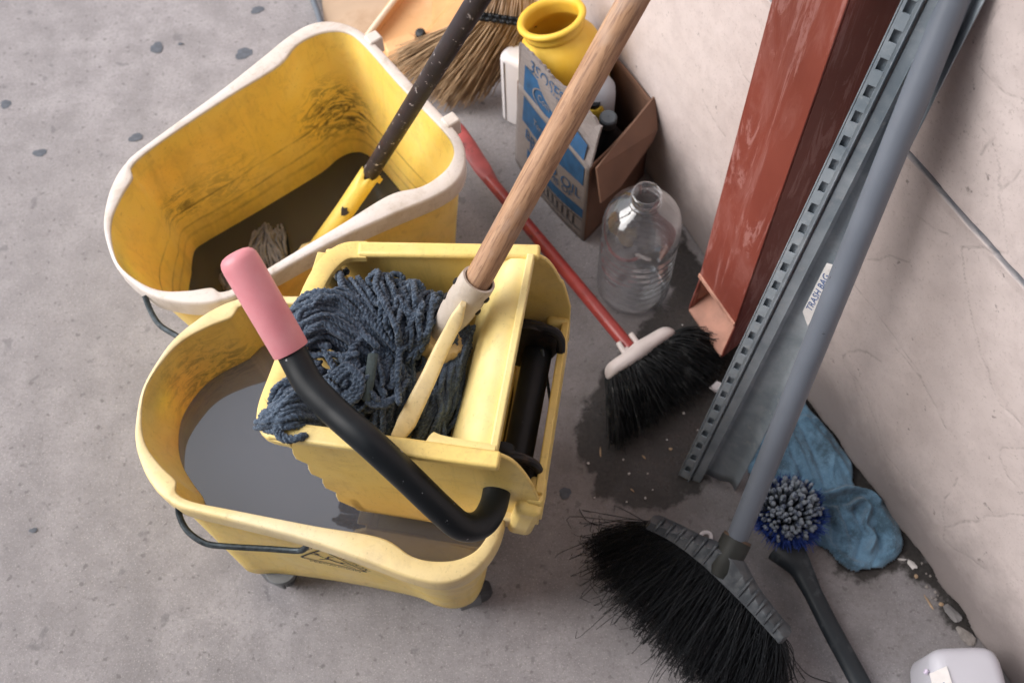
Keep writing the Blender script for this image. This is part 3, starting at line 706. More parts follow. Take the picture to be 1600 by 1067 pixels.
# hanging from the middle down-left, over the front left corner
bundle(Y, [(600,590,.515),(550,600,.525),(500,600,.540),(455,610,.566),(430,640,.568),(408,655,.556)], [(600,620,.49),(550,650,.505),(500,662,.540),(455,662,.566),(425,664,.568),(402,662,.556)], 34, zj=.010, wob_=.007)
bundle(Y, [(500,570,.535),(465,585,.552),(438,600,.556),(428,618,.55),(430,635,.545)], [(520,590,.53),(480,605,.548),(450,620,.555),(436,632,.552),(420,650,.545)], 16, zj=.006, wob_=.007)
bundle(Y, [(560,640,.47),(520,670,.49),(470,685,.50)], [(590,660,.45),(540,690,.47),(500,695,.48)], 16, zj=.01, wob_=.008)
# loop poking out in front
for q in (0, 1):
    P = spline([at(u+q*4, v-q*3, z) for u, v, z in ((520,655,.535),(480,655,.552),(450,655,.563),(433,665,.566),(436,682,.563),(452,688,.563),(472,684,.560),(500,690,.52))], 8); rope(Y, P, .004)
# middle swirl falling towards the front
bundle(Y, [(600,570,.535),(590,600,.535),(585,630,.520),(590,680,.49)], [(625,560,.53),(640,590,.52),(625,640,.505),(612,690,.47)], 34, zj=.010, wob_=.009)
bundle(Y, [(585,560,.545),(565,580,.545),(540,600,.545),(525,630,.53)], [(600,570,.545),(590,600,.54),(575,640,.525),(545,655,.515)], 12, zj=.006, wob_=.012)
for q in range(3):
    P = spline([at(u+q*5, v+q*4, z) for u, v, z in ((515,590,.55),(540,570,.556),(556,585,.556),(550,612,.55),(530,625,.54))], 8); rope(Y, P, .0038)
    P = spline([at(u+q*3, v-q*4, z) for u, v, z in ((548,560,.548),(560,600,.545),(580,632,.54),(610,630,.535),(632,600,.53))], 8); rope(Y, P, .0036)
# right of the jaw
bundle(Y, [(690,560,.505),(675,610,.500),(655,650,.490),(640,690,.46)], [(733,510,.505),(718,580,.500),(702,640,.485),(686,692,.46)], 36, zj=.014, wob_=.009)
bundle(Y, [(690,540,.46),(660,620,.45),(650,680,.42)], [(735,500,.45),(715,610,.44),(690,690,.41)], 30, zj=.02, wob_=.006)
bundle(Y, [(640,520,.515),(660,560,.50),(650,610,.49),(620,670,.47)], [(700,495,.50),(690,540,.50),(660,600,.49),(640,660,.47)], 26, zj=.01, wob_=.01)
for q in range(34):
    u0, v0 = random.uniform(475,640), random.uniform(470,640); aa = random.uniform(2.2, 4.2) if u0 < 580 else random.uniform(3.6, 5.6); pts = []
    for k_ in range(5):
        pts.append(at(u0, v0, .556-.00025*abs(u0-560)*.6-.0001*abs(v0-540)+random.uniform(-.004,.003))); u0 += 24*math.cos(aa); v0 += 24*math.sin(aa); aa += random.uniform(-.55,.55)
        if u0 < 452 or v0 < 450 or v0 > 668 or u0 > 668: break
    if len(pts) > 2: rope(Y, spline(pts, 6), .0040*random.uniform(.85,1.1))
for q in range(14):
    u0, v0 = random.uniform(405,440), random.uniform(628,660); P = spline([at(u0+55, v0-22, .555), at(u0+28, v0-14, .569), at(u0+8, v0-2+random.uniform(-6,6), .570), at(u0-4, v0+random.uniform(-2,10), .558)], 6); rope(Y, P, .0038)
yam = M('blue_yarn'); n = yam.noise(14, 5, .6); n2 = yam.noise(300, 5, .75)
c = yam.mix(yam.ramp(yam.math('ADD', n, yam.ramp(yam.noise(70, 2), .3, .7, -.12, .12)), .32, .68), (.030,.049,.080), (.092,.130,.188)); c = yam.mix(yam.ramp(n2, .50, .64, 0, .8), c, (.20,.26,.34)); c = yam.mix(yam.ramp(n2, .45, .28, 0, .6), c, (.012,.018,.03))
yam.col(c); yam.set(Roughness=.95, Specular_IOR_Level=.15, Sheen_Weight=.25); yam.bump(n2, .9, .002)
obj('yarn', Y, yam.m, mop, ang=180, fix=False)
# woven tape across the yarn
tp = resamp(spline([at(u, v, z) for u, v, z in ((583,553,.556),(580,575,.556),(576,600,.552),(570,625,.545))], 6), .003)
T, N, B = frames(tp); vw = C0-tp; vw /= np.linalg.norm(vw, axis=1)[:,None]; Wd = np.cross(T, vw)
obj('yarn_tape', MB().tube(tp, .006, 10, fx=1, fy=.35), mat_simple('dark_green_tape', (.035,.055,.055), .6, .5, 200, bump=.8, bscale=400), mop)
# stray fuzz fibres
fz = MB()
allv = np.vstack(Y.v)
for k in range(2600):
    p = allv[random.randrange(len(allv))]; 
    if p[2] < .49: continue
    d1 = rs.normal(0, 1, 3); d1[2] = abs(d1[2]); d1 /= np.linalg.norm(d1); q = p+d1*.002; e = q+d1*random.uniform(.002,.006)+rs.normal(0,.0015,3)
    fz.tube([p, q, e], [.00028,.00022,.0001], 3, cap=False)
obj('yarn_fuzz', fz, yam.m, mop, fix=False)['kind'] = 'stuff'

# ------------------------------------------------------------------ dark mop in the rear bucket
mop2 = empty('mop', tuple(at(500, 380, .12)), label='mop with chipped black pole and broken yellow sleeve standing in the rear bucket', cat='mop')
P_j = at(578, 272, .245); dj = (P_j-C0)@FWD; P_t = pd(748, -2, dj*29/41.)
d2 = (P_t-P_j)/np.linalg.norm(P_t-P_j)
m_bp = mat_simple('chipped_black_pole', (.040,.033,.037), .5, .4, 30, dirt=(.55,.50,.50), dsc=85, dlo=.60, dhi=.66, bump=.3, bscale=120)
pole('pole', P_j-d2*.02, P_t+d2*.35, .0136, m_bp, mop2)
P_l = at(492, 398, .125); 
d3 = (P_j-P_l); L3 = np.linalg.norm(d3); d3 /= L3
m_slv = plastic('yellow_sleeve', (.84,.62,.12), (.86,.68,.22), stain=(.3,.2,.08), stain_amt=.25)
sl_ = MB(); nn = 36; G = []
for t, r0 in ((-.0,.019),(.3,.0175),(.55,.0165),(.85,.0168),(1.0,.0172)):
    ring = []
    for i in range(nn):
        a_ = 2*math.pi*i/nn; jag = (.006*math.sin(a_*3+1)+.004*math.sin(a_*7)+(.012 if i in (8,9,10) else 0)) if t == 1. else 0
        u_ = np.cross(d3, [0,0,1]); u_ /= np.linalg.norm(u_); v_ = np.cross(d3, u_)
        ring.append(P_l+d3*(L3*t+jag)+r0*(u_*math.cos(a_)+v_*math.sin(a_)))
    G.append(ring)
sl_.grid(G, closev=True); sl_.grid(np.array(G)*1., closev=True)
so_ = obj('sleeve', MB().grid(G, closev=True), m_slv, mop2, ang=60); md = so_.modifiers.new('thick', 'SOLIDIFY'); md.thickness = .0022; md.offset = -1
# hole in the sleeve showing the pole, cracked edges
def near_view(P, r_): v = C0-P; v /= np.linalg.norm(v); return P+v*r_
hp = near_view(at(541,317,.19)*1., .0) 
tcen = ((hp-P_l)@d3); hc = P_l+d3*tcen; vdir = C0-hc; vdir -= d3*(vdir@d3); vdir /= np.linalg.norm(vdir); sdir = np.cross(d3, vdir)
star = [(-.0075,.0045),(-.003,.0035),(.0005,.0085),(.003,.003),(.0080,.0025),(.0068,-.003),(.0045,-.0070),(-.0005,-.0105),(-.0042,-.0045),(-.0068,-.0015)]
hv = [hc+vdir*(.0185*math.sqrt(max(0, 1-(x/.0185)**2))+.0003)+sdir*x+d3*y for x, y in star]
obj('sleeve_hole', MB().add(hv, [tuple(range(10))]), m_bp, mop2, smooth=False)
for (a_, o_, l_) in ((2.4,.004,.012),(3.0,.001,.010),(2.0,-.004,.014),(1.2,-.014,.008)):
    c_ = P_j+d3*o_+(-sdir*math.cos(a_)+vdir*math.sin(a_)*.6)*.019
    bevel(obj('sleeve_shard', MB().box(c_, d3, sdir, vdir, l_/2, .0035, .0014), m_slv, mop2), .0008)
obj('mop_head', MB().lathe([(.001,-.03),(.02,-.03),(.028,-.02),(.028,.0),(.020,.012),(.001,.012)], P_l, d3, 24), m_jaw, mop2)
Y2 = MB(); random.seed(3)
bundle(Y2, [(412,352,.118),(398,372,.124),(392,400,.128),(398,440,.122)], [(425,356,.118),(432,380,.124),(440,402,.126),(450,425,.118)], 30, r=.0035, zj=.004, wob_=.006, tj=.25)
bundle(Y2, [(430,365,.116),(425,385,.120),(430,410,.124)], [(440,352,.114),(446,375,.118),(455,415,.118)], 12, r=.003, zj=.003, wob_=.007, tj=.3)
bundle(Y2, [(352,412,.114),(345,430,.116),(350,450,.114)], [(372,418,.114),(365,440,.116),(370,470,.114)], 10, r=.0035, zj=.003, wob_=.005)
bundle(Y2, [(500,385,.118),(470,400,.124),(440,420,.126)], [(505,400,.118),(480,425,.12),(440,450,.12)], 26, r=.0035, zj=.006, wob_=.006)
obj('yarn', Y2, mat_simple('grey_yarn', (.20,.18,.165), .95, .4, 60, bump=.8, bscale=500), mop2, ang=180, fix=False)

# ------------------------------------------------------------------ downspout on the wall
m_red = M('red_paint'); n = m_red.noise(13, 7, .72, 1.2, sc=(1.8,1.8,.34)); n2 = m_red.noise(17, 7, .75, 1.6, sc=(1.7,1.7,.20))
c = m_red.mix(m_red.ramp(m_red.noise(6, 5), .3, .7), (.20,.040,.026), (.265,.062,.042)); c = m_red.mix(m_red.ramp(n, .47, .62, 0, .5), c, (.34,.130,.110)); c = m_red.mix(m_red.ramp(n2, .53, .59, 0, .6), c, (.45,.22,.20))
m_red.col(c); m_red.set(Roughness=.5); m_red.bump(n2, .25, .001)
m_redin = mat_simple('weathered_primer', (.52,.27,.20), .7, .3, 25, dirt=(.30,.10,.07), dsc=30)
ds = empty('downspout', tuple(WP(-.2,0,.05)), label='red painted rectangular downspout with streaks and a cut open foot', cat='downspout')
s0, s1, D = -.2235, -.1175, .10
th = .0025
def wb_(s0, s1, o0, o1, z0, z1): return MB().hexa(wslab(s0, s1, o0, o1, z0, z1))
bevel(obj('front_face', wb_(s0, s1, D-th, D, .166, 3.0), m_red.m, ds, ang=30), .0015)
# side cheeks reach lower and forward at the foot
def cheek(s_a, s_b, name):
    prof = [(0.004,3.0),(D-th-.0005,3.0),(D-th-.0005,.168),(.1045,.080),(.1045,.058),(0.004,.135)]
    P = [WP(s_a, z, o) for o, z in prof]+[WP(s_b, z, o) for o, z in prof]; n = len(prof)
    return obj(name, MB().add(P, [tuple(range(n)), tuple(range(2*n-1, n-1, -1))]+[(i, i+n, (i+1) % n+n, (i+1) % n) for i in range(n)]), m_red.m, ds, smooth=False)
cheek(s0, s0+th, 'side_face'); cheek(s1-th, s1, 'side_face')
P = [WP(s, z, o) for s in (s0+th, s1-th) for o, z in ((.004,.145),(.106,.062),(.106,.058),(.004,.140))]
obj('foot_tray', MB().add(P, [(0,1,2,3),(7,6,5,4),(0,4,5,1),(1,5,6,2),(2,6,7,3),(3,7,4,0)]), m_redin, ds, smooth=False)
obj('inner_side', wb_(s0+th+.0005, s0+th+.0012, .010, .094, .09, .20), m_redin, ds, smooth=False)
bevel(obj('front_lip', wb_(s0, s1, D, D+.003, .164, .174), m_redin, ds), .001)
obj('back_face', wb_(s0+th, s1-th, .003, .005, .14, 3.0), m_red.m, ds, smooth=False)
P = [WP(s, z, o) for s, z, o in ((s0,.094,D),(s1,.094,D))]

# ------------------------------------------------------------------ galvanised slotted channel leaning on the wall
m_galv = M('galvanised_steel'); n = m_galv.noise(18, 6, .65, .5); n2 = m_galv.noise(5, 4, .6)
c = m_galv.mix(m_galv.ramp(n, .3, .7), (.27,.325,.375), (.47,.525,.575)); c = m_galv.mix(m_galv.ramp(n2, .45, .6, 0, .6), c, (.13,.175,.215)); c = m_galv.mix(m_galv.ramp(m_galv.noise(70, 5, .7), .56, .68, 0, .5), c, (.48,.50,.52))
m_galv.col(c); m_galv.set(Roughness=.5, Metallic=.2); m_galv.bump(n, .2, .001)
chn = empty('metal_channel', tuple(at(1115, 750, 0)), label='galvanised steel channel with a row of square slots, leaning on the wall', cat='metal channel')
Pb = {k: at(u, v, .002) for k, (u, v) in dict(a=(1072,738), b=(1083,748), c=(1087,757), d=(1099,742), e=(1117,730), f=(1146,768), g=(1163,762)).items()}
# axis direction: up the strip
Bc = at(1100, 745, .0); Tc = wallp(1478, 0, .030); axc = (Tc-Bc)/np.linalg.norm(Tc-Bc); LC = np.linalg.norm(Tc-Bc)+.45
# cross direction: lies so that the web faces the camera side
vdir = C0-(Bc+Tc)/2; vdir -= axc*(vdir@axc); vdir /= np.linalg.norm(vdir); xdir = np.cross(vdir, axc)
if xdir[0] < 0: xdir = -xdir
hdir = np.cross(axc, xdir); hdir = hdir if hdir@vdir > 0 else -hdir
def chp(x, t, h):
    if x > 0: x = x*(1-.42*min(1, t/1.0))
    return Bc+xdir*x+axc*t+hdir*h
def strip(x0, h0, x1, h1, t0, t1, th=.0015):
    nrm = np.array([-(h1-h0), x1-x0]); nrm = nrm/np.linalg.norm(nrm)*th
    P = [chp(x0,t0,h0), chp(x1,t0,h1), chp(x1-nrm[0],t0,h1-nrm[1]), chp(x0-nrm[0],t0,h0-nrm[1])]
    return P+[p+axc*(t1-t0) for p in P]
sf = MB(); x = -.036
# slotted flange: two rails and bars between square slots
sf.hexa(strip(-.036,.020,-.0325,.020, 0, LC)); sf.hexa(strip(-.0235,.020,-.019,.019, 0, LC))
t = 0.
while t < LC:
    sf.hexa(strip(-.0327,.0202,-.0233,.0202, t, min(LC, t+.019))); t += .034
obj('slotted_flange', sf, m_galv.m, chn, smooth=False)
obj('flange_back', MB().hexa(strip(-.0360,.0135,-.0190,.0135, 0, LC)), m_galv.m, chn, smooth=False)
obj('flange_edge', MB().hexa(strip(-.0368,.0205,-.0364,.002, 0, LC)), m_galv.m, chn, smooth=False)
gr = MB().hexa(strip(-.019,.0195,-.0165,.008,-.006, LC)); gr.hexa(strip(-.0165,.008,-.0145,.014,-.008, LC)); gr.hexa(strip(-.0145,.014,-.002,.012,-.010, LC))
bevel(obj('ridge', gr, m_galv.m, chn, smooth=False), .0006)
web = MB()
G = []
for t in np.linspace(0, LC, 60):
    row = []
    for x, h in ((-.002,.012),(-.0012,-.004),(.004,-.007),(.022,-.007),(.040,-.006),(.048,-.002),(.053,.004),(.0545,.005)):
        row.append(chp(x+.002*math.sin(t*5)*(x > .04), t+(.012 if x > .03 else 0), h))
    G.append(row)
web.grid(G); wo = obj('web', web, m_galv.m, chn, ang=30, fix=False); md = wo.modifiers.new('thick', 'SOLIDIFY'); md.thickness = .0012; md.offset = 0
# paper strip stuck in the channel: TRASH BAG
A_ = at(1258, 502, 0); 
def on_web(u, v, h=-.011):
    r = ray(u, v); P0 = Bc+hdir*h; return C0+r*((P0-C0)@hdir)/(r@hdir)
pw = [on_web(*p, h=.004) for p in ((1254,487),(1262,510),(1306,428),(1303,418),(1288,418))]
m_paper = mat_simple('white_paper', (.88,.86,.85), .8, .08, 60)
pz = MB().plate(pw, .0004); pap = obj('paper_label', pz, m_paper, chn, smooth=False)
ta, tb = on_web(1264,484,+.0049), on_web(1291,432,+.0049); ex = (tb-ta)/np.linalg.norm(tb-ta); ey = np.cross(hdir, ex)
if ey@(on_web(1280,430,+.0049)-on_web(1290,450,+.0049)) < 0: ey = -ey
V, F = text2d('TRASH BAG', .013, .3); wtx = V[:,0].max()-V[:,0].min(); scx = np.linalg.norm(tb-ta)*1.05/wtx
o_ = (ta+tb)/2+ey*.0
fd = [on_web(u, v, h=.009) for u, v in ((1287,421),(1292,411),(1307,415),(1305,423),(1296,421))]; obj('paper_fold', MB().plate(fd, .0006), m_paper, chn, smooth=False)
obj('paper_text', MB().add(o_+V[:,:1]*scx*ex+V[:,1:2]*ey*.95, F), mat_simple('blue_print', (.05,.14,.38), .7, .2), chn, smooth=False)
chn_tail = None
# ------------------------------------------------------------------ grey-handled broom
m_gpole = mat_simple('grey_painted_pole', (.140,.160,.195), .38, .12, 8, coat=.0, dirt=(.04,.04,.045), dsc=45, dlo=.67, dhi=.69)
br = empty('broom', tuple(at(1120, 900, 0)), label='push broom with long grey pole and black ribbed head, bristles splayed', cat='broom')
GB = at(1150, 845, .195); GT = pd(1491, 0, 1.0); gd_ = (GT-GB)/np.linalg.norm(GT-GB)
rg_ = 34/2/1600*((GB-C0)@FWD)
pole('pole', GB-gd_*.01, GT+gd_*.5, rg_, m_gpole, br)
m_bh = mat_simple('black_broom_head', (.060,.068,.078), .45, .35, 40, dirt=(.13,.135,.14), dsc=20, dlo=.5, dhi=.7)
m_rust = mat_simple('brown_collar', (.10,.065,.045), .7, .4, 60)
SB = at(1127, 890, .178); da = (GB-SB); La = np.linalg.norm(da); da /= La
obj('socket', MB().lathe([(.0165,La+.004),(.0215,La+.002),(.0215,La*.7),(.0205,La*.35),(.0165,.0),(.011,-.010),(.001,-.012)], SB, da, 28), mat_simple('worn_socket', (.028,.030,.028), .6, .3), br)
obj('collar', MB().lathe([(.0165,0),(.0205,0),(.0205,.006),(.0165,.006)], GB, da, 28), m_rust, br)
# head: spine from (1010,820) to (1225,1000)
hsp = [(1014,815,.165),(1056,836,.168),(1100,868,.170),(1140,905,.170),(1180,945,.166),(1228,998,.160)]
Hs = resamp(spline([at(u, v, z) for u, v, z in hsp], 8), .004); nh = len(Hs)
hx = (Hs[-1]-Hs[0]); hx /= np.linalg.norm(hx)
down = at(985, 960, .03)-at(1075, 850, .165); down -= hx*(down@hx); down /= np.linalg.norm(down); hy = np.cross(hx, down)   # bristle direction
if hy[2] < 0: hy = -hy
G = []
for i in range(nh):
    t = i/(nh-1); rise = .010+.020*math.exp(-((t-.50)/.17)**2)+.004*math.sin(math.pi*t)
    rib = .0016*(1 if (i//2) % 2 else -1)*(0 if .44 < t < .60 else 1)
    end = min(1, min(t, 1-t)/.03+.5)
    sec = [(-.010,.014),(.004,.014),(.004,-.014),(-.010,-.014),(-rise+rib*0,-.012),(-rise-.003,-.004+rib),(-rise-.003,.005+rib),(-rise,.012+rib)]
    G.append([Hs[i]+down*a_*1.0+hy*(b_+ (0))*end*1.05 for a_, b_ in sec])
hm = MB().grid(G, closev=True); hm.f.append(tuple(range(8))[::-1]); hm.f.append(tuple((nh-1)*8+i for i in range(8)))
bevel(obj('head', hm, m_bh, br, ang=30), .001)
rb = MB()
for i in range(4, nh-4, 4):
    t = i/(nh-1)
    if .42 < t < .62: continue
    rise = .010+.020*math.exp(-((t-.50)/.17)**2)+.004*math.sin(math.pi*t)
    p = Hs[i]; rb.tube([p+hy*.0152-down*.0, p+hy*.0158-down*(rise*.6), p+hy*.010-down*(rise+.0045), p-down*(rise+.005)], .0024, 6)
obj('head_rib', rb, m_bh, br)['kind'] = 'stuff'
# bristles
BR = MB(); random.seed(11)
endc = spline([at(u, v, z) for u, v, z in ((925,850,.03),(935,905,.012),(985,965,.006),(1040,1030,.004),(1090,1075,.004),(1150,1110,.004),(1225,1080,.02))], 8)
for k in range(2300):
    t = random.random(); i = min(nh-1, int(t*(nh-1))); p0 = Hs[i]+down*.003+hy*random.uniform(-.010,.010)
    e = endc[min(len(endc)-1, int(np.clip(t+random.gauss(0,.05), 0, 1)*(len(endc)-1)))].copy()
    e += np.array([random.gauss(0,.012), random.gauss(0,.012), abs(random.gauss(0,.018))]); e = p0+(e-p0)*random.uniform(.72, .99)
    if e[2] < .002: e[2] = .002+random.random()*.004
    if random.random() < .07: e += rs.normal(0, .03, 3); e[2] = max(.004, e[2])
    mid_ = (p0+e)/2+np.array([0,0,random.uniform(0,.018)])+rs.normal(0,.004,3)
    q = spline([p0, mid_, e, e+rs.normal(0,.012,3)*(1 if random.random() < .5 else .3)+[0,0,.003]], 3); q[:,2] = np.maximum(q[:,2], .002)
    BR.tube(q, np.linspace(.00075,.0004, len(q)), 3, cap=False)
m_brs = mat_simple('black_bristle', (.013,.015,.018), .4, .8, 300)
tagp(obj('bristles', BR, m_brs, br, fix=False, ang=180), kind='stuff')
for k, pts in enumerate(([(1010,822,.15),(960,822,.02),(920,815,.004),(905,795,.003)], [(1005,822,.15),(950,825,.01),(925,818,.004),(912,822,.003)], [(1225,1005,.14),(1245,1035,.03),(1265,1055,.004),(1300,1067,.003)], [(1222,1005,.14),(1250,1050,.01),(1275,1085,.004)])):
    q = resamp(spline([at(u, v, z) for u, v, z in pts], 6), .006); tagp(obj('stray_bristle', MB().tube(q, .0007, 5), m_brs, br, fix=False))

# ------------------------------------------------------------------ red broom lying down
rb_ = empty('broom', tuple(at(990, 560, 0)), label='broom lying down, red handle, white cap and dusty black bristles', cat='broom')
m_redp = mat_simple('red_handle', (.33,.040,.033), .36, .25, 20, dirt=(.12,.03,.03), dsc=30, dlo=.62, dhi=.7)
R0 = at(985, 545, .085); R1 = at(768, 285, .055); dr = (R1-R0)/np.linalg.norm(R1-R0)
pole('pole', R0, R1+dr*.01, .0115, m_redp, rb_)
# flattened hanging end
fe = [at(u, v, z) for u, v, z in ((772,290,.055),(757,268,.054),(742,245,.053),(728,222,.052),(716,200,.051),(706,186,.050))]
FE = resamp(spline(fe, 6), .004); mf = MB(); nF = len(FE); wv = np.interp(np.linspace(0,1,nF), [0,.25,.6,.85,1], [.0115,.0165,.0165,.012,.006]); hv_ = np.interp(np.linspace(0,1,nF), [0,.3,1], [.0115,.006,.004])
T, N, B = frames(FE); G = []
for i in range(nF):
    sd_ = np.cross(T[i], [0,0,1]); sd_ /= np.linalg.norm(sd_); up_ = np.cross(sd_, T[i])
    G.append([FE[i]+sd_*wv[i]*math.cos(a_)+up_*hv_[i]*math.sin(a_) for a_ in np.linspace(0, 2*math.pi, 16, endpoint=False)])
mf.grid(G, closev=True); mf.f.append(tuple(range(16))[::-1]); mf.f.append(tuple((nF-1)*16+i for i in range(16)))
obj('hanging_end', mf, mat_simple('scuffed_red', (.40,.085,.085), .5, .3, 25, dirt=(.12,.05,.05), dsc=40), rb_)
m_cap = mat_simple('off_white_cap', (.66,.60,.58), .45, .12, 20, dirt=(.3,.26,.24), dsc=30, dlo=.62, dhi=.72)
cp = [at(u, v, z) for u, v, z in ((948,590,.075),(957,577,.085),(985,558,.092),(1015,536,.092),(1040,521,.085),(1054,518,.075))]
CP = resamp(spline(cp, 8), .004); nC = len(CP); cxd = (CP[-1]-CP[0]); cxd /= np.linalg.norm(cxd)
bdn = at(1045, 640, .012)-at(1000, 552, .085); bdn -= cxd*(bdn@cxd); bdn /= np.linalg.norm(bdn); byn = np.cross(cxd, bdn); byn = byn if byn[2] > 0 else -byn
G = []
for i in range(nC):
    t = i/(nC-1); e = math.sqrt(max(.05, 1-(2*t-1)**8)); hh = .012*e*(1+.25*math.exp(-((t-.47)/.12)**2))
    G.append([CP[i]-bdn*(hh*math.cos(a_)+0)+byn*(.016*e*math.sin(a_)) for a_ in np.linspace(0, 2*math.pi, 18, endpoint=False)])
cm = MB().grid(G, closev=True); cm.f.append(tuple(range(18))[::-1]); cm.f.append(tuple((nC-1)*18+i for i in range(18)))
obj('cap', cm, m_cap, rb_)
for (u0, v0, u1, v1) in ((966,535,981,560),(985,521,1001,543)):
    bevel(obj('cap_clip', MB().tube([at(u0, v0, .096), at(u1, v1, .092)], .0048, 12), m_cap, rb_), .001)
obj('cap_neck', MB().tube([at(976,552,.086), at(993,556,.088)], .012, 14), m_cap, rb_)
BB = MB(); random.seed(5)
bend_ = spline([at(u, v, z) for u, v, z in ((962,700,.006),(1000,672,.006),(1050,640,.006),(1095,606,.006),(1122,570,.006),(1112,540,.02))], 8)
for k in range(2000):
    t = random.random(); i = int(t*(nC-1)); p0 = CP[i]+bdn*.004+byn*random.uniform(-.013,.013)
    j = int(np.clip(t+random.gauss(0,.06), 0, 1)*(len(bend_)-1)); e = bend_[j]+np.array([random.gauss(0,.008), random.gauss(0,.008), abs(random.gauss(0,.020))]); e = p0+(e-p0)*random.uniform(.88,1.0)
    e[2] = max(e[2], .003); md_ = (p0+e)/2+[0,0,random.uniform(.0,.022)]+rs.normal(0,.003,3)
    BB.tube(spline([p0, md_, e], 3), np.linspace(.0010,.0006,7), 3, cap=False)
m_dbr = mat_simple('dusty_black_bristle', (.017,.019,.021), .7, .5, 40, dirt=(.09,.095,.095), dsc=45, dlo=.54, dhi=.70)
tagp(obj('bristles', BB, m_dbr, rb_, fix=False, ang=180), kind='stuff')

# ------------------------------------------------------------------ round dish brush
bs = empty('scrub_brush', tuple(at(1235, 830, 0)), label='scrub brush with black handle and round head of blue and grey tufts', cat='brush')
HCn = at(1231, 800, .055)
m_tuft = mat_simple('grey_tuft', (.24,.275,.32), .9, .45, 120, dirt=(.04,.055,.10), dsc=120, dlo=.48, dhi=.6, bump=.6, bscale=500)
m_blue = mat_simple('blue_bristle', (.022,.060,.30), .6, .5, 60)
random.seed(4); TF = MB(); cen = HCn
hdn = np.array([-.1,-.18,1.]); hdn /= np.linalg.norm(hdn)
gx = np.cross(hdn, [0,1,0]); gx /= np.linalg.norm(gx); gy = np.cross(hdn, gx)
for i in range(-8, 9):
    for j in range(-8, 9):
        x = (i+.5*(j % 2))*.0074+random.gauss(0,.0012); y = j*.0068+random.gauss(0,.0012); rr = math.hypot(x, y)
        if rr > .049: continue
        hz = .020*(1-(rr/.052)**2)+.024
        tl_ = rs.normal(0,.0025,3); top = cen+gx*x*1.04+gy*y*1.04+hdn*(hz+random.gauss(0,.0022))+tl_; bot = cen+gx*x*.75+gy*y*.75
        TF.tube([bot, lerp(bot, top, .6), lerp(bot, top, .92), top, top+hdn*.001], np.array([.0030,.0034,.0038,.0032,.0018])*random.uniform(.7,1.25), 6)
tagp(obj('tufts', TF, m_tuft, bs, ang=60), kind='stuff')
BF = MB()
for k in range(1100):
    a_ = random.uniform(0, 2*math.pi); rr = random.uniform(.028,.046); b0 = cen+gx*math.cos(a_)*rr*.7+gy*math.sin(a_)*rr*.7-hdn*.012
    ln = random.uniform(.026,.058)*(1+.15*(math.sin(a_))); e = cen+gx*math.cos(a_)*(rr+.012)+gy*math.sin(a_)*(rr+.012)+hdn*(ln-.022)+rs.normal(0,.003,3)
    BF.tube([b0, lerp(b0, e, .5)+(gx*math.cos(a_)+gy*math.sin(a_))*.006, e], [.0008,.0008,.0004], 3, cap=False)
gd3 = at(1228,850,.05)-cen; gd3[2] = 0; gd3 /= np.linalg.norm(gd3)
for k in range(900):
    aa = random.gauss(0, .75); dv = gd3*math.cos(aa)+np.cross([0,0,1.], gd3)*math.sin(aa); rr = random.uniform(.030,.048); b0 = cen+dv*rr*.8+hdn*random.uniform(-.008,.012)
    e = cen+dv*(rr+random.uniform(.006,.020))+hdn*random.uniform(-.01,.022)+rs.normal(0,.003,3); BF.tube([b0, lerp(b0, e, .5)+hdn*.004, e], [.0007,.0007,.0004], 3, cap=False)
tagp(obj('blue_bristles', BF, m_blue, bs, fix=False), kind='stuff')
obj('head_base', MB().lathe([(.001,-.034),(.030,-.034),(.040,-.024),(.042,-.010),(.036,.004),(.001,.008)], cen, hdn, 36), m_black, bs)
hp_ = resamp(spline([at(u, v, z) for u, v, z in ((1224,855,.040),(1238,870,.045),(1252,890,.045),(1272,930,.042),(1300,985,.036),(1330,1040,.030),(1362,1100,.026),(1385,1140,.022))], 8), .005)
nh_ = len(hp_); rr_ = np.interp(np.linspace(0,1,nh_), [0,.06,.15,.28,.5,1], [.030,.026,.018,.0145,.0150,.0155])
obj('handle', MB().tube(hp_, rr_, 20, fx=1, fy=.62), mat_simple('black_brush_handle', (.022,.028,.034), .42, .3, 15, dirt=(.09,.10,.11), dsc=30, dlo=.55, dhi=.75), bs)
lp = resamp(spline([at(u, v, z) for u, v, z in ((1256,905,.058),(1275,940,.054),(1300,988,.048),(1330,1042,.042),(1350,1085,.040))], 6), .006)

# ------------------------------------------------------------------ blue rag
rp = [(1248,618),(1262,640),(1300,680),(1330,730),(1333,765),(1362,772),(1392,800),(1410,848),(1404,868),(1378,888),(1340,896),(1318,890),(1290,862),(1262,842),(1238,800),(1205,772),(1172,748),(1165,700),(1200,650),(1225,600)]
rq = np.array([at(u, v)[:2] for u, v in rp]); rqd = spline(np.c_[rq, np.zeros(len(rq))], 3, True)[:,:2]
x0, y0 = rqd.min(0)-.01; x1, y1 = rqd.max(0)+.01; stp = .0022
RX, RY = np.meshgrid(np.arange(x0, x1, stp), np.arange(y0, y1, stp), indexing='ij'); RP = np.stack([RX.ravel(), RY.ravel()], 1)
dd = sdf(RP+np.c_[vnoise(np.c_[RP*60, np.zeros(len(RP))], 31), vnoise(np.c_[RP*60, np.zeros(len(RP))], 32)]*.002, rqd)
h = .003+.005*(1-np.exp(-np.maximum(dd,0)/.0035))
def layer(pl, amt, soft=.0018):
    global h
    q_ = np.array([at(u, v)[:2] for u, v in pl]); d_ = sdf(RP+np.c_[vnoise(np.c_[RP*40, np.zeros(len(RP))], 41), vnoise(np.c_[RP*40, np.zeros(len(RP))], 42)]*.0025, q_); h = h+amt/(1+np.exp(-d_/soft))
layer([(1240,600),(1262,640),(1334,730),(1338,770),(1290,778),(1262,752),(1232,684)], .009)
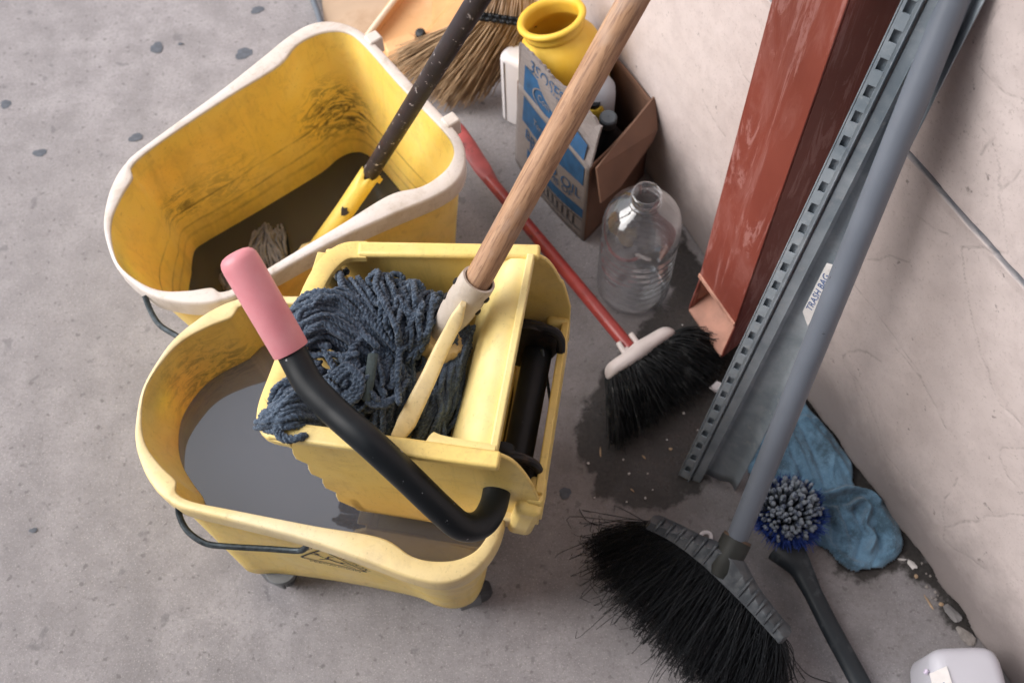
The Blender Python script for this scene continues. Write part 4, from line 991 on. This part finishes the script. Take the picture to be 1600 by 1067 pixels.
layer([(1276,792),(1300,772),(1364,768),(1414,846),(1408,872),(1342,900),(1312,880),(1330,840),(1312,810)], .007, .003)
layer([(1150,690),(1210,650),(1250,720),(1240,760),(1180,760)], .006, .003)
rdg = 1-np.abs(vnoise(np.c_[RP*22+np.c_[vnoise(np.c_[RP*9, np.zeros(len(RP))], 43), vnoise(np.c_[RP*9, np.zeros(len(RP))], 44)]*.9, np.zeros(len(RP))], 45))*2.2
h = h+.0035*np.clip(rdg, 0, 1)**2*np.clip(dd/.012, 0, 1)
def ridge(pl, amp, wd, sgn=1):
    global h
    pp = np.array([at(u, v)[:2] for u, v in pl]); pp = spline(np.c_[pp, np.zeros(len(pp))], 6)[:,:2]; D_ = np.full(len(RP), 1e9)
    for a, b in zip(pp[:-1], pp[1:]):
        ab = b-a; t = np.clip(((RP-a)@ab)/max(ab@ab, 1e-12), 0, 1); D_ = np.minimum(D_, np.linalg.norm(RP-(a+t[:,None]*ab), axis=1))
    h = h+amp*np.exp(-(D_/wd)**2)
ridge([(1268,772),(1290,778),(1320,772),(1350,772),(1368,790)], .016, .0045); ridge([(1322,798),(1340,790),(1352,800),(1345,825),(1360,845),(1352,865)], .016, .005)
ridge([(1236,690),(1250,720),(1265,755)], .005, .003); ridge([(1230,700),(1245,735),(1262,770)], -.005, .003)
ridge([(1300,800),(1315,830),(1320,860)], .006, .006); ridge([(1310,800),(1325,835)], -.005, .005); ridge([(1370,800),(1388,830),(1390,860)], .007, .008)
ridge([(1255,660),(1290,700),(1322,745)], .005, .004); ridge([(1240,660),(1262,700),(1285,760)], -.004, .004); ridge([(1330,800),(1345,835),(1335,875)], -.006, .005); ridge([(1365,830),(1372,860),(1360,885)], -.005, .004); ridge([(1290,800),(1300,825),(1300,850)], -.005, .004)
ridge([(1270,690),(1300,730),(1310,765)], .006, .012); ridge([(1262,780),(1290,790),(1320,790)], -.007, .005); ridge([(1285,840),(1315,875),(1345,888)], .005, .005)
h += vnoise(np.c_[RP*28, np.zeros(len(RP))], 33)*.0015+vnoise(np.c_[RP*90, np.zeros(len(RP))], 34)*.0012+vnoise(np.c_[RP*300, np.zeros(len(RP))], 35)*.0006
h = np.maximum(h, .002)
ins = (dd > 0).reshape(RX.shape); idx = -np.ones(RX.shape, int); kk = np.argwhere(ins); idx[ins] = np.arange(len(kk))
V = np.c_[RP[ins.ravel()], h[ins.ravel()]]; F = []
for i in range(RX.shape[0]-1):
    for j in range(RX.shape[1]-1):
        q = (idx[i,j], idx[i+1,j], idx[i+1,j+1], idx[i,j+1])
        if min(q) >= 0: F.append(q)
rg2 = M('blue_terry'); n = rg2.noise(22, 6, .65); n2 = rg2.noise(350, 3, .7)
c = rg2.mix(rg2.ramp(n, .40, .60), (.115,.225,.335), (.165,.30,.43)); c = rg2.mix(rg2.ramp(rg2.noise(14, 6, .7), .49, .62, 0, .8), c, (.045,.080,.11)); c = rg2.mix(rg2.ramp(n2, .55, .75, 0, .4), c, (.30,.48,.62))
rg2.col(c); rg2.set(Roughness=.95, Sheen_Weight=.3, Specular_IOR_Level=.15); rg2.bump(n2, .9, .002)
rago = obj('rag', MB().add(V, F), rg2.m, ang=180, fix=False); md = rago.modifiers.new('thick', 'SOLIDIFY'); md.thickness = .002; md.offset = -1
tagp(rago, label='crumpled blue terry rag lying at the foot of the wall', cat='rag')

# ------------------------------------------------------------------ clear plastic bottle
btl = empty('plastic_bottle', (.2225,.953,0), label='clear uncapped ribbed plastic bottle standing by the wall', cat='bottle')
a = M('clear_plastic'); a.t.nodes.remove(a.b); out = a.t.nodes['Material Output']
tr = a.n('BsdfTransparent'); tr.inputs[0].default_value = (.90,.92,.94,1); gls = a.n('BsdfGlossy'); gls.inputs['Roughness'].default_value = .045
df = a.n('BsdfDiffuse'); df.inputs[0].default_value = (.55,.58,.62,1); tl = a.n('BsdfTranslucent'); tl.inputs[0].default_value = (.55,.58,.62,1)
ad = a.n('MixShader'); ad.inputs[0].default_value = .5; a.l(df.outputs[0], ad.inputs[1]); a.l(tl.outputs[0], ad.inputs[2])
m1 = a.n('MixShader'); a.l(a.ramp(a.noise(22, 7, .75, 1.2), .45, .8, .02, .28), m1.inputs[0]); a.l(tr.outputs[0], m1.inputs[1]); a.l(ad.outputs[0], m1.inputs[2])
fr = a.n('LayerWeight'); fr.inputs['Blend'].default_value = .32; m2 = a.n('MixShader'); a.l(a.ramp(fr.outputs['Facing'], 0, 1, .06, .85), m2.inputs[0]); a.l(m1.outputs[0], m2.inputs[1]); a.l(gls.outputs[0], m2.inputs[2])
bmp = a.n('Bump'); bmp.inputs['Strength'].default_value = .35; bmp.inputs['Distance'].default_value = .003; a.l(a.noise(26, 4, .6), bmp.inputs['Height']); a.l(bmp.outputs[0], gls.inputs['Normal']); a.l(m2.outputs[0], out.inputs[0]); m_clear = a.m
prof = [(.001,.006),(.03,.004),(.052,.002),(.060,.006),(.0645,.016)]
zz = .03
for k in range(8):
    prof += [(.0655,zz),(.0655,zz+.007),(.0635,zz+.010),(.0635,zz+.0135)]; zz += .0175
prof += [(.0655,.172),(.0655,.200),(.0645,.213),(.0605,.228),(.053,.240),(.042,.250),(.031,.257),(.0245,.262)]
obj('bottle_body', MB().lathe(prof, (.2225,.953,0), n=72), m_clear, btl, ang=60)
obj('bottle_neck', MB().lathe([(.0245,.262),(.0262,.263),(.0262,.267),(.0225,.269),(.0225,.277),(.0245,.278),(.0245,.286),(.0225,.289),(.0205,.289),(.0190,.285),(.0190,.262)], (.2225,.953,0), n=60), m_clear, btl, ang=60)

# ------------------------------------------------------------------ cardboard box and what is in it
m_card = mat_simple('brown_cardboard', (.165,.088,.058), .85, .2, 20, bump=.2, bscale=200)
m_cardin = mat_simple('cardboard_inside', (.16,.085,.055), .9, .2, 20)
cg = M('printed_grey_cardboard'); n = cg.noise(70, 5, .7, sc=(1,1,6)); c = cg.mix(cg.ramp(n, .3, .7), (.17,.15,.145), (.25,.22,.212)); cg.col(c); cg.set(Roughness=.85); cg.bump(n, .4, .001); m_cardg = cg.m
bx = empty('cardboard_box', tuple(at(900,300,0)), label='torn cardboard box with blue print holding old bottles, against the wall', cat='cardboard box')
Nb = at(912,376,0); Lb = at(806,250,0); Nt = at(922,262,.222); Lt = at(810,128,.222); Rt = at(1021,160,.205); Rb = np.array([Rt[0], Rt[1], 0.]); 
Kt = Rt+(Lt-Nt); Kt[2] = .22; Kb = Kt.copy(); Kb[2] = 0
def face(b0, b1, t1, t0, bulge, name, mt, nu=24, nv=16, th=.003):
    nrm = np.cross(b1-b0, t0-b0); nrm /= np.linalg.norm(nrm); cenb = (Nb+Kb)/2
    if nrm@(b0-cenb) < 0: nrm = -nrm
    G = []
    for u in np.linspace(0, 1, nu):
        row = []
        for v in np.linspace(0, 1, nv):
            p = lerp(lerp(b0, b1, u), lerp(t0, t1, u), v)+nrm*bulge*math.sin(math.pi*u)*math.sin(math.pi*min(1, .25+v*.75))+nrm*.001*math.sin(u*9+v*5); row.append(p)
        G.append(row)
    o = obj(name, MB().grid(G), mt, bx, ang=180, fix=False); md = o.modifiers.new('t', 'SOLIDIFY'); md.thickness = th; md.offset = 0; return o, np.array(G), nrm
ff, FG, fn = face(Lb, Nb, Nt, Lt, .012, 'printed_side', m_cardg)
face(Nb, Rb, Rt, Nt, .004, 'end_side', m_card); face(Rb, Kb, Kt, Rt, .0, 'back_side', m_cardin); face(Kb, Lb, Lt, Kt, 0, 'end_side', m_cardin)
obj('box_bottom', MB().plate([Lb+[0,0,.006], Nb+[0,0,.006], Rb+[0,0,.006], Kb+[0,0,.006]], .003), m_cardin, bx, smooth=False)
flp = [at(u, v, z) for u, v, z in ((812,68,.298),(830,84,.296),(850,106,.292),(862,120,.288),(882,138,.284),(900,154,.280),(919,174,.276),(939,199,.268),(934,215,.255),(929,235,.240))]
flp = flp+[Nt, lerp(Nt, Lt, .33), lerp(Nt, Lt, .66), Lt]
def torn(P):   # ragged along the tear
    out = []
    for i in range(7):
        for t in np.linspace(0, 1, 6)[:-1]:
            p = lerp(P[i], P[i+1], t); out.append(p+np.array([random.gauss(0,.0008), random.gauss(0,.0008), random.gauss(0,.0015)]))
    return out+P[7:]
FP = torn(flp); obj('torn_flap', MB().plate(FP, .004, nrm=fn), m_cardg, bx, smooth=False)
fl2 = [at(930,263,.222), at(1021,150,.212), at(1025,202,.175), at(1017,222,.160), at(968,291,.155), at(937,317,.165)]
obj('side_flap', MB().plate(fl2, .004), m_card, bx, smooth=False)
# blue print bands and lettering, laid on the face and flap
m_bpr = mat_simple('blue_box_print', (.016,.08,.19), .8, .3, 60)
bpy.context.view_layer.update()
def face_pt(u, v, lift=.0026):  # u along 0 left..1 right, v in units of the height; above 1 continues onto the flap
    if v <= 1:
        i = u*(FG.shape[0]-1); j = max(0, v)*(FG.shape[1]-1); i0, j0 = int(min(i, FG.shape[0]-2)), int(min(j, FG.shape[1]-2)); a_, b_ = i-i0, j-j0
        p = (FG[i0,j0]*(1-a_)*(1-b_)+FG[i0+1,j0]*a_*(1-b_)+FG[i0,j0+1]*(1-a_)*b_+FG[i0+1,j0+1]*a_*b_)
        return p+fn*lift
    p = lerp(Lt, Nt, u); t_ = lerp(flp[0], flp[7], u); return lerp(p, t_, (v-1)/.35*1.)+fn*(lift+.0012)
pr = MB()
def band(u0, u1, v00, v01, v10, v11, nu=14, nv=4):  # v range at left and at right
    G = [[face_pt(u, lerp(lerp(v00, v10, (u-u0)/(u1-u0)), lerp(v01, v11, (u-u0)/(u1-u0)), t)) for t in np.linspace(0, 1, nv)] for u in np.linspace(u0, u1, nu)]
    pr.grid(G)
band(.10, .93, 1.015, 1.24, 1.015, 1.15); band(.10, .95, .66, .94, .72, .95); 
def txt_face(body, u, v, size, mb=pr, ang=0, lift=.0030):
    V, F = text2d(body, size); Lw = np.linalg.norm(Nt-Lt); Hh = np.linalg.norm(Nt-Nb)
    mb.add([face_pt(np.clip(u+x/Lw, 0, 1), v+y/Hh, lift) for x, y in V], F)
for k, (s_, v_, z_) in enumerate((('BB  DO OIL', .57, .034), ('RBSOOMS OF', .485, .022), ('', .38, .024), ('', .58, .012))):
    if s_: txt_face(s_, .55, v_, z_)
band(.22, .97, .31, .42, .30, .42)
blk = MB(); pr_keep = pr; pr = blk
txt_face('3SOSESRE', .45, 1.285, .030, mb=pr_keep, lift=.0036)
for q in range(9):
    u_ = .35+.065*q; band(u_, u_+.018, .14, .25, .14, .25, 2, 2)
band(.30, .97, .265, .275, .265, .275); band(.30, .97, .115, .125, .115, .125); pr = pr_keep
obj('black_print', blk, m_ink, bx, smooth=False, fix=False)
obj('blue_print', pr, m_bpr, bx, smooth=False, fix=False)
wp = MB(); txt_face('Com', .38, 1.105, .018, wp, lift=.0046)
obj('pale_print', wp, m_cardg, bx, smooth=False, fix=False)
wp = MB(); G = [[face_pt(.40+rr_*.17*math.cos(t)/1., 1.105+rr_*.085*math.sin(t), .0046) for rr_ in (.92, 1.)] for t in np.linspace(0, 2*math.pi, 40)]; wp.grid(G)
obj('pale_ring', wp, m_cardg, bx, smooth=False, fix=False)
wp = MB(); txt_face('Torn', .36, .83, .018, wp, lift=.0042)
obj('pale_print', wp, m_cardg, bx, smooth=False, fix=False)
# jar
m_jar = M('yellow_jar_plastic'); n = m_jar.noise(12, 5); m_jar.col(m_jar.mix(m_jar.ramp(n, .35, .7), (.78,.46,.035), (.84,.58,.09))); m_jar.set(Roughness=.5, Subsurface_Weight=.1); m_jar.b.inputs['Subsurface Radius'].default_value = (.02,.012,.003); m_jar.bump(m_jar.noise(70, 4), .15, .001)
MT = at(862, 30, .300); axj = np.array([-.24,.20,1.]); axj /= np.linalg.norm(axj)
jar = empty('jar', tuple(MT-axj*.17), label='wide mouthed yellow plastic jar, open and tilted, rising from the cardboard box', cat='jar')
K = 1.13
jo = obj('jar_body', MB().lathe([(r_*K, z_*K) for r_, z_ in [(.001,-.17),(.055,-.17),(.064,-.16),(.067,-.12),(.068,-.075),(.067,-.058),(.062,-.043),(.054,-.031),(.048,-.024),(.046,-.016),(.045,-.008)]], MT, axj, 56), m_jar.m, jar, ang=180); md = jo.modifiers.new('t', 'SOLIDIFY'); md.thickness = .002; md.offset = -1
obj('jar_rim', MB().lathe([(r_*K, z_*K) for r_, z_ in [(.0445,-.020),(.0480,-.018),(.0485,-.012),(.0478,-.008),(.0485,-.003),(.053,-.002),(.0545,.001),(.053,.005),(.048,.006),(.0435,.004),(.0425,-.004),(.0445,-.020)]], MT, axj, 56), m_jar.m, jar, ang=180)
# dark bottle with grey cap
db = empty('bottle', tuple(at(948,240,.01)), label='black bottle with grey cap inside the box, near its open end', cat='bottle')
p0 = at(950, 188, .20)
obj('bottle_body', MB().lathe([(.001,-.19),(.030,-.19),(.036,-.18),(.037,-.08),(.034,-.06),(.020,-.035),(.014,-.025),(.014,-.008),(.001,-.008)], p0, (.0,-.1,1), 32), m_black, db)
obj('cap', MB().lathe([(.0145,-.012),(.0155,-.010),(.0155,.008),(.013,.011),(.001,.011)], p0, (0,-.1,1), 32), mat_simple('grey_cap', (.07,.085,.10), .5, .2), db)
wb2 = empty('bottle', tuple(at(940,150,.01)), label='milky white bottle inside the box, behind the yellow jar', cat='bottle')
p0 = at(932, 118, .235)
obj('bottle_body', MB().lathe([(.001,-.22),(.032,-.22),(.037,-.21),(.037,-.05),(.035,-.03),(.022,-.008),(.013,0),(.001,0)], p0, (0,0,1), 32), mat_simple('milky_plastic', (.50,.54,.60), .45, .1), wb2)
obj('cap', MB().lathe([(.014,-.004),(.015,.0),(.015,.016),(.001,.018)], p0, (0,0,1), 24), mat_simple('white_cap', (.7,.7,.72), .4, .1), wb2)
yb = empty('spray_can', tuple(at(928,175,.01)), label='small can in a yellow label, wedged inside the box beside the black bottle', cat='can')
p0 = at(927, 163, .195)
obj('can_body', MB().lathe([(.001,-.19),(.018,-.19),(.020,-.18),(.020,-.01),(.016,0),(.001,0)], p0, (0,0,1), 28), mat_simple('yellow_can_label', (.55,.38,.04), .5, .6, 120), yb)
obj('can_cap', MB().lathe([(.013,-.002),(.013,.010),(.001,.010)], p0, (0,0,1), 20), m_black, yb)
# white jug left of the box
m_wj = mat_simple('white_jug_plastic', (.74,.72,.74), .4, .06, 12)
jg = empty('jug', tuple(at(795,210,0)), label='square white jug with a vertical seam and black mark, left of the cardboard box', cat='jug')
ja, jb = at(781,189,0), at(806,201,0); exj = (jb-ja)/np.linalg.norm(jb-ja)
def rbox(c, ex, ey, hx, hy, z0, z1, rad, mt, name, parent, nring=6, n=40, pw=6):
    ex, ey = np.array(ex, float), np.array(ey, float); G = []
    th = np.linspace(0, 2*math.pi, n, endpoint=False)
    sx = np.sign(np.cos(th))*np.abs(np.cos(th))**(2/pw); sy = np.sign(np.sin(th))*np.abs(np.sin(th))**(2/pw)
    for a_ in list(np.linspace(0, math.pi/2, nring)): 
        k = rad*(1-math.sin(a_)); G.append([c+ex*x*(hx-k)+ey*y*(hy-k)+np.array([0,0,z0+rad*(1-math.cos(a_))]) for x, y in zip(sx, sy)])
    for a_ in list(np.linspace(math.pi/2, 0, nring)):
        k = rad*(1-math.sin(a_)); G.append([c+ex*x*(hx-k)+ey*y*(hy-k)+np.array([0,0,z1-rad*(1-math.cos(a_))]) for x, y in zip(sx, sy)])
    mb = MB().grid(G, closev=True); mb.f.append(tuple(range(n))[::-1]); mb.f.append(tuple((len(G)-1)*n+i for i in range(n)))
    return obj(name, mb, mt, parent, ang=60)
eyj = np.array([-exj[1], exj[0], 0]); jc = ja+exj*.045+eyj*.045
rbox(jc, exj, eyj, .045, .045, 0, .185, .014, m_wj, 'jug_body', jg)
obj('seam', MB().tube([jc-exj*.030-eyj*.0452+[0,0,z] for z in (.012,.09,.172)], .0011, 8), mat_simple('seam_grey', (.25,.25,.27), .6, .1), jg)
bm_ = []
for u, v in ((809,116),(800,150),(795,163),(808,151)):
    r = ray(u, v); P0 = ja-eyj*.0012; bm_.append(C0+r*((P0-C0)@eyj)/(r@eyj))
obj('black_mark', MB().plate([at(u, v, z) for u, v, z in bm_], .001), m_black, jg, smooth=False)

# ------------------------------------------------------------------ corn broom
m_straw = M('straw'); n = m_straw.noise(30, 5, .6); c = m_straw.mix(m_straw.ramp(n, .3, .7), (.25,.155,.080), (.46,.315,.185)); m_straw.col(c); m_straw.set(Roughness=.75)
cb = empty('corn_broom', tuple(at(710,150,0)), label='corn broom with splayed straw and a black woven band, behind the rear bucket', cat='broom')
random.seed(8); SM = MB()
Atop = [at(746,22,.235), at(834,34,.235)]; endl = spline([at(u, v, z) for u, v, z in ((612,104,.02),(640,140,.01),(672,158,.006),(700,172,.004),(728,168,.004),(752,150,.006),(775,128,.02))], 8)
dcam = C0-Atop[0]; dcam /= np.linalg.norm(dcam)
for k in range(900):
    t = random.random(); p0 = lerp(Atop[0], Atop[1], t)+dcam*random.uniform(-.012,.012)
    e = endl[int(np.clip(t+random.gauss(0,.05), 0, 1)*(len(endl)-1))]+np.array([random.gauss(0,.008), random.gauss(0,.008), abs(random.gauss(0,.02))]); e = p0+(e-p0)*random.uniform(.82,1.04)
    e[2] = max(e[2], .003); md_ = (p0+e)/2+dcam*random.uniform(-.01,.022)+rs.normal(0,.003,3)
    SM.tube(spline([p0, md_, e], 3), np.linspace(.0014,.0008,7), 4, cap=False)
tagp(obj('straw', SM, m_straw.m, cb, fix=False, ang=180), kind='stuff')
SU = MB()
tp0, tp1 = at(760,-60,.34), at(850,-40,.34)
for k in range(350):
    t = random.random(); p0 = lerp(Atop[0], Atop[1], t)+dcam*random.uniform(-.012,.012); e = lerp(tp0, tp1, .2+.6*t)+rs.normal(0,.005,3)
    SU.tube([p0, (p0+e)/2+dcam*.006, e], .0014, 4, cap=False)
tagp(obj('bound_straw', SU, mat_simple('bound_straw', (.50,.36,.25), .75, .25, 60), cb, fix=False, ang=180), kind='stuff')
bd = MB()
for q in range(3):
    aa, bb_ = Atop[0]+dcam*.014, Atop[1]+dcam*.014; off_ = (at(800,36,.235)-at(800,24,.235))*(q-1)*.55
    L_ = [lerp(aa, bb_, t)+off_+dcam*.002*math.sin(t*50+q*2) for t in np.linspace(-.04, 1.04, 40)]; rope(bd, np.array(L_), .0042, pitch=.012)
obj('woven_band', bd, m_black, cb, fix=False, ang=180)
pole('pole', lerp(tp0, tp1, .5)-[0,0,.02], lerp(tp0, tp1, .5)+np.array([.03,.10,.6]), .012, m_wood, cb)

# ------------------------------------------------------------------ peach dustpan, plank and rod at the top
m_peach = plastic('peach_plastic', (.74,.42,.19), (.80,.50,.27), stain=(.55,.24,.08), stain_amt=.3)
m_peachr = plastic('pale_peach_rim', (.82,.66,.50), (.86,.74,.62), stain=(.6,.45,.3), stain_amt=.3)
dp = empty('dustpan', tuple(at(650,60,0)), label='peach coloured plastic dustpan with pale rim, behind the rear bucket', cat='dustpan')
A4 = [at(u, v, z) for u, v, z in ((572,56,.020),(640,-42,.022),(676,-42,.020),(676,40,.018),(650,74,.016),(608,100,.012))]
obj('pan_floor', MB().plate(A4, .004), m_peach, dp, smooth=False)
obj('pan_back', MB().plate([at(650,76,.018), at(676,40,.018), at(676,-42,.02), at(752,-42,.07), at(735,60,.06)], .004), mat_simple('deep_peach', (.66,.33,.13), .5, .15), dp, smooth=False)
rimp = resamp(spline([at(u, v, z) for u, v, z in ((573,58,.045),(600,22,.05),(628,-14,.05),(650,-42,.05))], 6), .006)
obj('pan_rim', MB().tube(rimp, .006, 12, fx=1, fy=1), m_peachr, dp)
q0 = [at(573,58,.043), at(650,-42,.048)]; obj('pan_side', MB().plate([q0[0], q0[1], q0[1]-[0,0,.045], q0[0]-[0,0,.04]], .003), m_peach, dp, smooth=False)
led = [at(598,66,.03), at(640,50,.03), at(652,58,.03), at(646,66,.03), at(606,84,.03)]; bevel(obj('pan_step', MB().plate(led, .028, nrm=np.array([0,0,1.])), m_peach, dp), .004, 3)
led = [at(606,84,.03), at(646,66,.03), at(668,92,.012), at(630,118,.012)]; obj('pan_lip', MB().plate(led, .003), m_peach, dp, smooth=False)
obj('pan_bolt', MB().lathe([(.001,.008),(.009,.007),(.011,.003),(.011,-.004),(.001,-.004)], at(657,53,.035), (-.3,-.3,1), 20), m_black, dp)
m_ply = mat_simple('plywood', (.50,.37,.26), .75, .15, 6, dirt=(.36,.24,.15), dsc=9, dlo=.5, dhi=.75)
pk = [at(u, v, .012) for u, v in ((497,-60),(652,-60),(575,52),(560,70),(508,50))]
tagp(obj('plywood_board', MB().plate(pk, .010, nrm=np.array([0,0,1.])), m_ply, smooth=False), label='pale plywood board lying flat behind the rear bucket', cat='board')
tagp(obj('rod', MB().tube([at(506,50,.018), at(496,18,.018), at(484,-14,.018), at(470,-60,.018)], .0065, 12), mat_simple('slate_rod', (.11,.13,.16), .5, .2)), label='thin slate grey rod beside the plywood board', cat='rod')

# ------------------------------------------------------------------ white container at the bottom right
wc = empty('container', tuple(at(1520,1080,0)), label='white plastic container with a small printed sticker, cut by the photo corner', cat='container')
cc = at(1520, 1102, .10)
exw = WD*1.; eyw = WN*1.
rbox(np.array([*at(1517, 1082, .1)[:2], 0]), np.array([1,-.02,0]), np.array([.02,1,0]), .051, .062, 0.001, .115, .020, mat_simple('white_container', (.56,.56,.62), .42, .05, 8), 'container_body', wc, pw=5)
obj('handle_stub', MB().tube([at(1449,1046,.10), at(1445,1052,.098)], .003, 8), mat_simple('lilac_stub', (.66,.58,.74), .5, .05), wc)
st = [at(1452,1052,.117), at(1479,1040,.117), at(1490,1075,.117), at(1462,1090,.117)]
obj('sticker', MB().plate(st, .0006), m_paper, wc, smooth=False)
e1 = (st[1]-st[0]); e1 /= np.linalg.norm(e1); e2 = (st[0]-st[3]); e2 /= np.linalg.norm(e2); stx = MB()
V, F = text2d('lab', .014); stx.add(st[0]+e1*.020-e2*.016+V[:,:1]*e1+V[:,1:2]*e2+[0,0,.0004], F)
for q in range(5): stx.plate([st[0]+e1*a_-e2*b_+[0,0,.0005] for a_, b_ in ((.004+.003*q,.018),(.006+.003*q,.018),(.006+.003*q,.034),(.004+.003*q,.034))], .0002)
obj('sticker_print', stx, mat_simple('sticker_ink', (.08,.17,.36), .6, .2), wc, smooth=False, fix=False)

# ------------------------------------------------------------------ gum spots, clips, grit
m_gum = mat_simple('old_gum', (.105,.118,.142), .8, .3, 90)
gums = [(402,16,11,5,'gum spot at the top edge, above the rear bucket'),(245,75,9,9,'round pale gum spot left of the rear bucket rim'),(381,84,14,8,'oblong gum spot nearest the rear bucket rim, upper left'),(212,215,11,6,'dark gum spot just outside the rounded end of the rear bucket'),(62,239,10,6,'gum spot far out on the open concrete at left'),(9,163,9,6,'gum spot cut by the left edge of the photo'),(282,69,4,2,'tiny black gum speck between two gum spots'),(883,770,10,8,'round dark spot on the concrete right of the wringer'),(52,828,6,4,'faint small gum spot at the lower left')]
for (u, v, a_, b_, lb) in gums:
    n = 28; ph = random.random()*6; P = []
    for i in range(n):
        t = 2*math.pi*i/n; k = 1+.12*math.sin(2*t+ph)+.09*math.sin(3*t+ph*2)+.06*math.sin(7*t+ph*3); P.append(at(u+a_*k*math.cos(t)+b_*.25*math.sin(t), v+b_*k*math.sin(t)-a_*.2*math.cos(t), .0012))
    cn = at(u, v, .0014); V = np.vstack([P, [lerp(p, cn, .25)+[0,0,.0003] for p in P], [cn+[0,0,.0003]]])
    F = [(i, (i+1) % n, n+(i+1) % n, n+i) for i in range(n)]+[(n+i, n+(i+1) % n, 2*n) for i in range(n)]
    tagp(obj('gum_spot', MB().add(V, F), m_gum, fix=True), label=lb, cat='gum spot', group='old gum spots on the concrete')
m_wpl = mat_simple('white_plastic_bit', (.80,.76,.78), .5, .05)
cl = resamp(spline([at(u, v, .012) for u, v in ((1094,842),(1096,834),(1103,831),(1110,834),(1111,842))], 5), .003)
tagp(obj('plastic_clip', MB().tube(cl, .0032, 8), m_wpl), label='small white arched plastic clip behind the black broom head', cat='clip')
pc = [at(1108,606,.02), at(1120,595,.028), at(1132,600,.026), at(1130,611,.018), at(1118,613,.012)]
tagp(obj('paper_scrap', MB().plate(pc, .0008), m_wpl, smooth=False), label='white scrap of paper beside the slotted flange of the channel', cat='paper scrap')
pc = [at(1136,598,.02), at(1150,592,.022), at(1150,606,.012), at(1140,610,.012)]
m_leaf = mat_simple('grit', (.30,.27,.25), .8, .4); m_tan = mat_simple('tan_chip', (.46,.32,.20), .8, .3); m_wgrit = mat_simple('pale_grit', (.72,.68,.66), .7, .2)
def chip(u, v, s, mt, nm, lb, ct, gp_, el=1., an=0., h=.6):
    bm = bmesh.new(); bmesh.ops.create_icosphere(bm, subdivisions=2 if s > .005 else 1, radius=1); w_k = .06 if s > .005 else .25
    c_, s_ = math.cos(an), math.sin(an); p = at(u, v, .001); V = []
    for q in bm.verts:
        k = 1+random.uniform(-w_k,w_k)+(.22*math.sin(q.co.x*3+u)*math.cos(q.co.y*4+v) if s > .005 else 0); x, y, z = q.co.x*k*el, q.co.y*k, q.co.z*k*h; V.append(p+np.array([(x*c_-y*s_)*s, (x*s_+y*c_)*s, max(0, z+h*.7)*s]))
    F = [tuple(w_.index for w_ in f.verts) for f in bm.faces]; bm.free()
    tagp(obj(nm, MB().add(V, F), mt, smooth=False), label=lb, cat=ct, group=gp_)
grits = [(1068,646,2.2),(1042,687,1.6),(983,740,2.2),(974,718,1.6),(919,724,2.),(929,777,1.3),(979,784,1.6),(1008,778,2.),(1047,701,1.8),(1012,740,1.5),(1066,508,1.6),(1095,468,1.6),(990,655,1.2),(1090,672,1.3),(1020,765,1.3),(955,690,1.2)]
for u, v, s in grits: chip(u, v, s*.0011, m_wgrit, 'grit', 'pale speck of grit on the damp patch by the lying broom', 'grit', 'grit on the damp patch')
for u, v, s, el, an in ((938,706,.0016,6,1.5),(1006,714,.0018,2.6,2.2),(988,766,.0016,3,2.4),(1048,702,.003,1.4,0)):
    chip(u, v, s, m_tan, 'straw_chip', 'short tan straw chip on the damp patch', 'straw chip', 'straw chips on the damp patch', el, an, .5)
for u, v, s in ((1431,900,4),(1447,917,3.5),(1461,925,3),(1470,944,4.5),(1456,934,2.5),(1480,945,3),(1465,930,2),(1453,900,2.5),(1447,896,2),(1478,955,2.5),(1462,936,2.5),(1440,880,2.5)):
    chip(u, v, s*.0009, m_leaf if s < 4 else m_tan, 'pebble', 'small pebble in the wet gutter along the wall', 'pebble', 'pebbles along the wall')
chip(1424,882,.0055, m_wgrit, 'stone_chip', 'pale oblong stone chip in the wet gutter next to the rag', 'stone chip', None, 1.7, 2.2, .4)
chip(1409,874,.0022, m_wgrit, 'stick', 'short white stick beside the rag corner', 'stick', None, 3.4, -.1, .5)
chip(1452,942,.0017, m_tan, 'straw', 'tan straw lying at the edge of the wet gutter', 'straw', None, 9, 1.95, .5)
# broken edge of concrete by the wall
for (u, v, s, el, an, lb) in ((1487,958,.009,1.9,2.2,'grey lump of mortar in the gutter, nearer the rag'),(1508,993,.009,1.9,2.2,'rough pale lump of mortar in the gutter, nearer the white container')):
    chip(u, v, s, mat_simple('pale_mortar', (.26,.235,.22), .9, .4, 90, bump=.6) if v > 970 else mat_simple('grey_mortar', (.22,.21,.21), .85, .3), 'mortar_lump', lb, 'mortar lump', None, el, an, .35)
